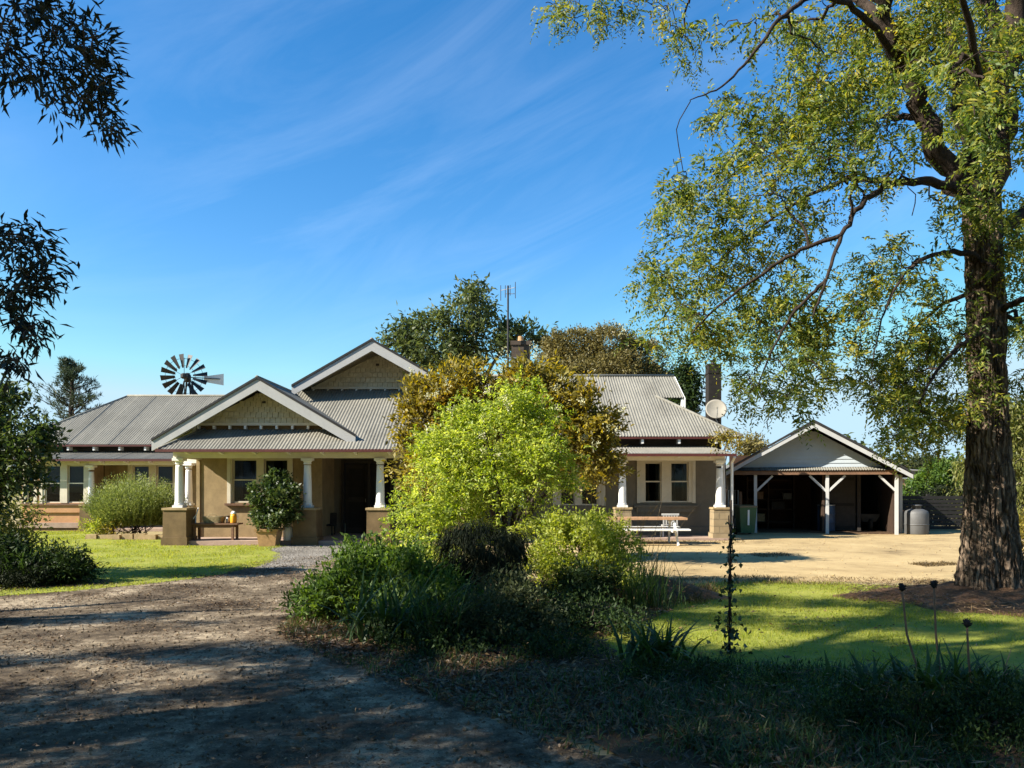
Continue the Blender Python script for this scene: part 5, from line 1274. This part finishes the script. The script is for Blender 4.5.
# ================================================================== GROUND
def struct(o): return tag(o,kind='structure')
def ground():
    k=70; a=np.sinh(np.linspace(-1,1,k*2+1)*7.2)/math.sinh(7.2)*2500; xs=a; ys=a+10
    X,Y=np.meshgrid(xs,ys); Z=np.zeros_like(X)
    far=np.hypot(X,Y); Z-=.02*np.clip(far-60,0,100)/100*0
    V=np.stack([X.ravel(),Y.ravel(),Z.ravel()-.004],1); n=len(xs)
    i=np.arange(n-1); I,J=np.meshgrid(i,i); q=(J*n+I).ravel()
    o=npobj('ground',V,np.stack([q,q+1,q+n+1,q+n],1),MAT['paddock']); struct(o)
ground()
def sheet(name,pts,z,mat,jit=.12,dens=.12):
    P=[np.array(p,dtype=float) for p in pts]; out=[]; m=len(P)
    for i in range(m):
        p0,p1,p2,p3=P[i-1],P[i],P[(i+1)%m],P[(i+2)%m]; n=max(3,int(np.linalg.norm(p2-p1)/dens))
        for k in range(n):
            t=k/n; q=.5*((2*p1)+(-p0+p2)*t+(2*p0-5*p1+4*p2-p3)*t*t+(-p0+3*p1-3*p2+p3)*t**3)
            s=mnoise.noise(Vector((q[0]*.9,q[1]*.9,z*90)))*1.2+mnoise.noise(Vector((q[0]*4,q[1]*4,z*90)))*.7
            out.append((q[0]+s*jit,q[1]+s*jit*.8+RNG.normal()*jit*.12,z))
    o=obj(name,MB().add(out,[tuple(range(len(out)))]),MAT[mat]); struct(o)
    for p in o.data.polygons:
        if p.normal.z<0: o.data.flip_normals(); break
    return np.array(out)[:,:2]
def inpoly(P,poly):
    x,y=P[:,0],P[:,1]; c=np.zeros(len(P),bool); j=len(poly)-1
    for i in range(len(poly)):
        xi,yi=poly[i]; xj,yj=poly[j]
        c^=((yi>y)!=(yj>y))&(x<(xj-xi)*(y-yi)/(yj-yi+1e-12)+xi); j=i
    return c
gp=lambda x,y: (gx(x,CAMZ*F/(y-HY)),CAMZ*F/(y-HY))
yard=sheet('dirt_yard',[(1.2,12.2),(2.5,13.3),(4.2,13.0),(6,12.7),(8.5,12.2),(13,11),(20,11),(24,18),(22,27.5),(14,27.3),(10,27.0),(7.0,26.9),(6.3,24),(3.5,22.9),(-1,22.6),(-1.2,20),(-.5,16)],.000,'sand',.15)
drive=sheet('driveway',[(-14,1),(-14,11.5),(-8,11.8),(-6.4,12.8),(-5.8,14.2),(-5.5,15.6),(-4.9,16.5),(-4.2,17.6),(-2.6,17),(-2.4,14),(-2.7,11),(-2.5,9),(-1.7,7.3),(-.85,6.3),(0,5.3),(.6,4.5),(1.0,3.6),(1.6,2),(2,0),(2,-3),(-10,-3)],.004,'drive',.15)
path=sheet('gravel_path',[(-5.0,15.0),(-5.3,17),(-6.0,19.3),(-6.2,20.66),(-3.4,20.66),(-3.5,19.6),(-3.8,18.4),(-4.0,16.8),(-4.1,15.2)],.006,'gravel',.12)
lawnl=sheet('front_lawn',[(-20,10.9),(-14,10.4),(-9,10.7),(-7.2,11.3),(-5.7,12.9),(-5.2,14.6),(-5.2,17),(-5.9,19),(-6.3,20.6),(-9.3,20.66),(-9.5,22.9),(-12,23),(-15,26.8),(-20,27),(-22,18)],.008,'lawn',.15)
lawnp=sheet('lawn_strip',[(-3.9,17.4),(-3.7,18.9),(-3.4,20.3),(-1.3,20.4),(-1.4,18.2),(-2.4,16.2)],.008,'lawn',.1)
lawnr=sheet('side_lawn',[(.6,6.6),(1.6,5.5),(4,4.4),(8,3.4),(14,3),(15,10),(9.4,10.6),(7.6,11.4),(6.4,12.3),(5,12.6),(3.6,12.7),(2.5,12.3),(1.6,11),(.6,9.2),(.2,7.6)],.004,'lawn',.15)
bed=sheet('garden_bed',[(-2.6,10),(-2.4,8.6),(-1.5,7.2),(-.5,6.1),(.7,5.6),(1.0,6.6),(.9,8),(1.7,9.2),(2.3,10.6),(2.6,12.2),(1.6,13),(0,13.2),(-1.8,12.2)],.012,'mulch',.15)
bedl=sheet('garden_bed',[(-12,11.9),(-8.5,11.95),(-7.2,12.1),(-6.6,12.6),(-7,13.2),(-9,14),(-13,14.3)],.012,'mulch',.12)
bedf=sheet('garden_bed',[(.1,5.7),(.5,4.9),(1.1,3.8),(1.5,2.5),(8,2.4),(8,3.9),(5,4.6),(3,5.3),(1.6,6.2)],.010,'mulch',.15)
def mound(cx,cy,r,h,name,mat='mulch',ry=None,seed=0):
    V=[];Q=[]; nr,na=14,56
    for i in range(nr+1):
        for k in range(na):
            a=2*math.pi*k/na; e=1+.16*math.sin(a*3+seed)+.1*math.sin(a*7+seed*2); rr=r*e*i/nr; t=i/nr
            x=cx+rr*math.cos(a); y=cy+rr*math.sin(a)*((ry or r)/r)
            z=h*(1-t*t)**1.3*(1+.5*mnoise.noise(Vector((x*3,y*3,seed))))+.016-.03*t
            V.append((x,y,z))
    for i in range(nr):
        for k in range(na): Q.append((i*na+k,i*na+(k+1)%na,(i+1)*na+(k+1)%na,(i+1)*na+k))
    mb=MB(); mb.v=V; mb.f=Q; o=obj(name,mb,MAT[mat],None,True); struct(o); return o
MAT['needles']=groundmat('needle_litter',[(.3,(.06,.035,.02)),(.5,(.16,.09,.05)),(.7,(.27,.16,.085))],1.4,10,70,None,1,.04)
mound(gx(990,10.8)+.1,10.7,2.0,.2,'mulch_mound','needles',1.5)
mound(2.15,11.3,1.0,.22,'mulch_mound','needles',.7,3)
mound(.95,9.6,.7,.16,'mulch_mound','needles',.5,5)

# ------------------------------------------------------------------ grass, litter (nobody could count them)
def scatter(poly,n,dens=None):
    lo=poly.min(0); hi=poly.max(0); out=[]
    P=lo+(hi-lo)*RNG.random((n*3,2)); P=P[inpoly(P,poly)]; return P[:n]
def visible(P,z=.05,m=60):
    x=CX+P[:,0]/P[:,1]*F; return (x>-160)&(x<1184)&(P[:,1]>3.3)
def nz2(P,s): return np.array([mnoise.noise(Vector((p[0]*s,p[1]*s,3.3))) for p in P])
def grass(name,poly,n,h,w,mat,label,lean=(.2,1.0),clump=.0,segs=2,grow=1.0):
    c=poly.mean(0); poly=(poly-c)*grow+c
    P=scatter(poly,n); P=P[visible(P)]
    k=nz2(P,1.3); keep=RNG.random(len(P))<np.clip(.75+k*1.3,.12,1); P=P[keep]; k=k[keep]
    k2=nz2(P,5); 
    C=np.column_stack([P,np.full(len(P),.004)]); hh=h*RNG.uniform(.5,1.2,len(P))*(1+.5*k+.4*k2)
    v,q=blades(C,np.maximum(hh,.008),w*RNG.uniform(.7,1.3,len(P)),RNG.uniform(*lean,len(P)),segs)
    o=npobj(name,v,q,MAT[mat]); tag(o,label,'grass',None,'stuff')
grass('lawn_grass',lawnr,150000,.045,.006,'grass','short green grass of the lawn between the central bed and the big trunk',(.3,1.2),grow=1.02)
grass('lawn_grass',lawnl,150000,.05,.010,'grass','short green grass of the sunny lawn in front of the left verandah',(.3,1.2),grow=1.01)
grass('lawn_grass',lawnp,14000,.05,.010,'grass','narrow patch of grass between the gravel path and the bushes',(.3,1.2),grow=1.05)
grass('lawn_grass',lawnr,9000,.05,.006,'drygrass','dry blades scattered through the lawn by the big trunk',(.4,1.4),grow=1.03)
grass('lawn_grass',lawnl,7000,.06,.009,'drygrass','dry blades scattered through the lawn before the verandah',(.4,1.4),grow=1.01)
grass('lawn_grass',np.array([(1.5,12.3),(4,12.5),(6,12.2),(8,11.3),(11,10.5),(11,11.6),(8,12.6),(6,13.4),(4,13.6),(2,13.2)]),9000,.06,.009,'drygrass','ragged dry grass where the lawn meets the sandy yard',(.4,1.4))
for poly in ([(3.2,22.6),(6.8,22.7),(6.6,21.6),(5.4,21.2),(4,21.7)],[(5.6,17.2),(6.6,17.6),(6.4,18.2),(5.4,17.9)],[(8.2,15.2),(9.2,15.6),(9,16),(8.1,15.7)],[(2,17),(3.5,17.5),(3.2,18),(2.2,17.6)]):
    grass('yard_grass',np.array(poly),900,.06,.014,'drygrass','sparse dry tufts on the sandy yard',(.4,1.4))
verge=np.array([(-2.7,9.2),(-2.5,8.2),(-1.75,7.1),(-.9,6.1),(-.1,5.2),(.5,4.4),(.9,3.6),(1.8,3.4),(2.2,4.4),(2.0,5.3),(1.2,6.2),(.4,6.7),(-.6,7.3),(-1.7,8.4),(-2.2,9.6)])
grass('verge_grass',verge,4500,.11,.007,'drygrass','straggling dry grass along the edge of the drive',(.3,1.4),segs=3)
grass('verge_grass',verge,5000,.11,.010,'strap','dark green weeds in the shade along the edge of the drive',(.3,1.3),segs=3)
fg=np.array([(.6,6.0),(.9,5.2),(1.2,4.2),(1.5,3.5),(8,3.4),(8,5.6),(5,6.1),(3,6.7),(1.7,6.9)])
grass('verge_grass',fg,20000,.13,.011,'strap','taller dark green grass in the shaded lower right corner',(.3,1.2),segs=3)
grass('verge_grass',fg,1800,.13,.006,'drygrass','dry straw among the dark plants in the lower right corner',(.5,1.5),segs=3)
grass('verge_grass',np.array([(1.2,10.2),(2.6,10.4),(3.2,11.6),(2.4,12.4),(1.2,12)]),3500,.2,.01,'drygrass','dry grass on the little mound behind the central bushes',(.4,1.4),segs=3)
grass('verge_grass',np.array([(-3.4,13),(-2.4,12.5),(-1.2,13.2),(-1.0,18),(-2,18.5),(-3,16.5)]),6000,.12,.012,'grass','rough grass left of the central bushes by the gravel path',(.3,1.2),segs=3)
def litter(name,poly,n,L,W,label,mat='litter',zr=.02,patch=1.2,bias=.1):
    P=scatter(poly,n); P=P[visible(P)]; k=nz2(P,patch); P=P[RNG.random(len(P))<np.clip(.45+k*1.6+bias,.05,1)]; m=len(P)
    D=RNG.normal(size=(m,3))*[1,1,.22]; s=RNG.uniform(.5,1.4,m)
    v,q=leaves(np.column_stack([P,.018+RNG.random(m)*zr]),D,L*s,W*s,.25,-.05); v[:,2]=np.maximum(v[:,2],.0145); tag(npobj(name,v,q,MAT[mat]),label,'leaf litter',None,'stuff')
near=drive[(drive[:,1]<40)]
litter('leaf_litter',near,110000,.032,.010,'fallen leaves and bark scraps strewn over the shaded drive')
litter('leaf_litter',verge,16000,.07,.016,'pale fallen leaves drifted along the edge of the drive',bias=.4)
litter('leaf_litter',bed,9000,.07,.016,'bark and leaf mulch under the central bushes',bias=.5)
th=np.linspace(0,2*math.pi,30); md=np.column_stack([gx(990,10.8)+.1+2.1*np.cos(th),10.6+1.6*np.sin(th)])
litter('leaf_litter',md,9000,.09,.007,'brown needles and bark shed round the foot of the big trunk',zr=.16,bias=.5)
litter('leaf_litter',lawnr,2600,.055,.018,'fallen leaves lying on the lawn by the big trunk',bias=-.05)
litter('leaf_litter',lawnl,900,.06,.02,'fallen leaves lying on the lawn before the verandah',bias=-.1)
litter('leaf_litter',yard,1500,.06,.016,'scattered dry leaves on the sandy yard',bias=-.2)
litter('leaf_litter',fg,5000,.09,.007,'dry twigs and straw fallen in the lower right corner',zr=.12,bias=.4)
def stones(name,poly,n,r,label,mat):
    P=scatter(poly,n); P=P[visible(P)]; m=len(P); V=np.array([(1,0,0),(-1,0,0),(0,1,0),(0,-1,0),(0,0,1),(0,0,-1)],float); Fc=np.array([(0,2,4),(2,1,4),(1,3,4),(3,0,4),(2,0,5),(1,2,5),(3,1,5),(0,3,5)])
    s=r*RNG.lognormal(0,.4,m)[:,None,None]*RNG.uniform(.6,1.3,(m,1,3)); v=V[None]*s+RNG.normal(scale=r*.2,size=(m,6,3))+np.column_stack([P,np.full(m,.012)])[:,None]
    q=(Fc[None]+np.arange(m)[:,None,None]*6).reshape(-1,3); tag(npobj(name,v.reshape(-1,3),q,MAT[mat]),label,'stones',None,'stuff')
stones('drive_stones',near,22000,.008,'small stones and clods loose on the drive','drive')
stones('path_stones',path,6000,.007,'grey gravel stones of the path to the porch','gravel')
stones('yard_clods',yard,1500,.010,'little clods and stones on the sandy yard','sand')
def fallen():
    spots=[(3.0,4.9,.7,.3),(3.6,4.5,.9,-.4),(2.4,5.0,.6,1.2),(3.3,5.4,.8,.8),(4.2,4.6,.7,2.4),(2.9,4.3,.55,-.9)]
    labs=['bare dead branch lying among straw right of the drive','long forked dead branch at the bottom right','short dead branch at the grassy edge of the drive','dead branch leaning in the dark weeds','pale dead stick under the low bush at right','small dead stick nearest the bottom edge right of centre']
    for (x,y,l,a),lab in zip(spots,labs):
        mb=MB(); d=np.array([math.cos(a),math.sin(a),.12]); b=np.array([x,y,.03])
        pts=[b+d*l*t+np.array([0,0,.05*math.sin(t*3)])+RNG.normal(scale=.012,size=3) for t in np.linspace(0,1,7)]
        mb.tube(pts,list(np.linspace(.011,.004,7)),6)
        for i in (2,3,4,5):
            e=d*.25*l+RNG.normal(scale=.09,size=3)+[0,0,.05]; mb.tube([pts[i],pts[i]+e*.5,pts[i]+e+RNG.normal(scale=.02,size=3)],[.006,.004,.002],5)
        tag(obj('dead_branch',mb,MAT['wood'],None,True,loc=(x,y,.02)),lab,'branch')
fallen()
def far_trees():
    rng=RNG; P=[]
    for i in range(1500):
        a=rng.uniform(-.95,.95); r=rng.uniform(150,175); h=abs(rng.normal())*2.2+ (1.5+1.5*math.sin(a*37)+1.2*math.sin(a*91)); P.append((math.sin(a)*r,math.cos(a)*r,max(.3,rng.random()**.6*max(1,h)*1.5)))
    P=np.array(P); v,q=clumps(P,np.tile([0,0,1.],(len(P),1)),14,.9,1.3,.7,.3,.1,.8); tag(npobj('far_trees',v,q,MAT['l_euc']),'line of trees far off across the paddock','trees',None,'stuff')
far_trees()

# ================================================================== CAMERA, SUN, SKY
cam=bpy.data.cameras.new('camera'); co=bpy.data.objects.new('camera',cam); COL.objects.link(co)
co.location=(0,0,CAMZ); co.rotation_euler=(math.pi/2,0,0); cam.sensor_width=36; cam.lens=F/1024*36; cam.shift_y=102/1024; cam.clip_start=.05; cam.clip_end=6000
SC.camera=co
sun=bpy.data.lights.new('sun','SUN'); sun.energy=5; sun.angle=math.radians(.5); sun.color=(1,.93,.82)
so=bpy.data.objects.new('sun',sun); COL.objects.link(so); so.location=(-30,-10,30); so.rotation_euler=Vector(SUNV).to_track_quat('-Z','Y').to_euler()
w=bpy.data.worlds.new('World'); SC.world=w; w.use_nodes=True; nt=w.node_tree; nt.nodes.clear()
out=N(nt,'ShaderNodeOutputWorld'); bg=N(nt,'ShaderNodeBackground'); bg.inputs['Strength'].default_value=.088
sky=N(nt,'ShaderNodeTexSky'); sky.sky_type='NISHITA'; sky.sun_disc=False; sky.sun_elevation=EL
sky.sun_rotation=math.atan2(-SUNV[0],-SUNV[1])
sky.air_density=1.0; sky.dust_density=.1; sky.ozone_density=2.2; sky.altitude=100
hs=N(nt,'ShaderNodeHueSaturation'); hs.inputs['Saturation'].default_value=1.36; nt.links.new(sky.outputs[0],hs.inputs['Color'])
tc=N(nt,'ShaderNodeTexCoord').outputs['Generated']
mp=N(nt,'ShaderNodeMapping'); mp.inputs['Scale'].default_value=(1.1,1.1,5.5); mr=N(nt,'ShaderNodeMapping'); mr.inputs['Rotation'].default_value=(.1,.42,.0); nt.links.new(tc,mr.inputs['Vector']); nt.links.new(mr.outputs[0],mp.inputs['Vector'])
n1=noise_tex(nt,mp.outputs[0],1.6,9,.62,1.1); n2=noise_tex(nt,mapping(nt,tc,(1.2,1.2,1.6)),1.5,3,.5)
cl=math_(nt,'MULTIPLY',ramp(nt,n1,[(.47,(0,0,0)),(.78,(1,1,1))]),ramp(nt,n2,[(.42,(0,0,0)),(.62,(1,1,1))]))
cl=math_(nt,'MULTIPLY',cl,.07)
c=mixc(nt,1.0,mixc(nt,cl,hs.outputs['Color'],(7.5,8.2,9)),(2.6,3.75,4.5),'DARKEN')
nt.links.new(c,bg.inputs['Color']); nt.links.new(bg.outputs[0],out.inputs['Surface'])
vs=SC.view_settings; SC.display_settings.display_device='sRGB'; vs.view_transform='Standard'; vs.look='None'; vs.gamma=1; vs.exposure=1.4; vs.use_curve_mapping=False
SC.render.engine='CYCLES'; cy=SC.cycles; cy.max_bounces=8; cy.diffuse_bounces=3; cy.glossy_bounces=3; cy.transmission_bounces=4; cy.transparent_max_bounces=8; cy.sample_clamp_indirect=6; cy.use_denoising=True; cy.caustics_reflective=False; cy.caustics_refractive=False
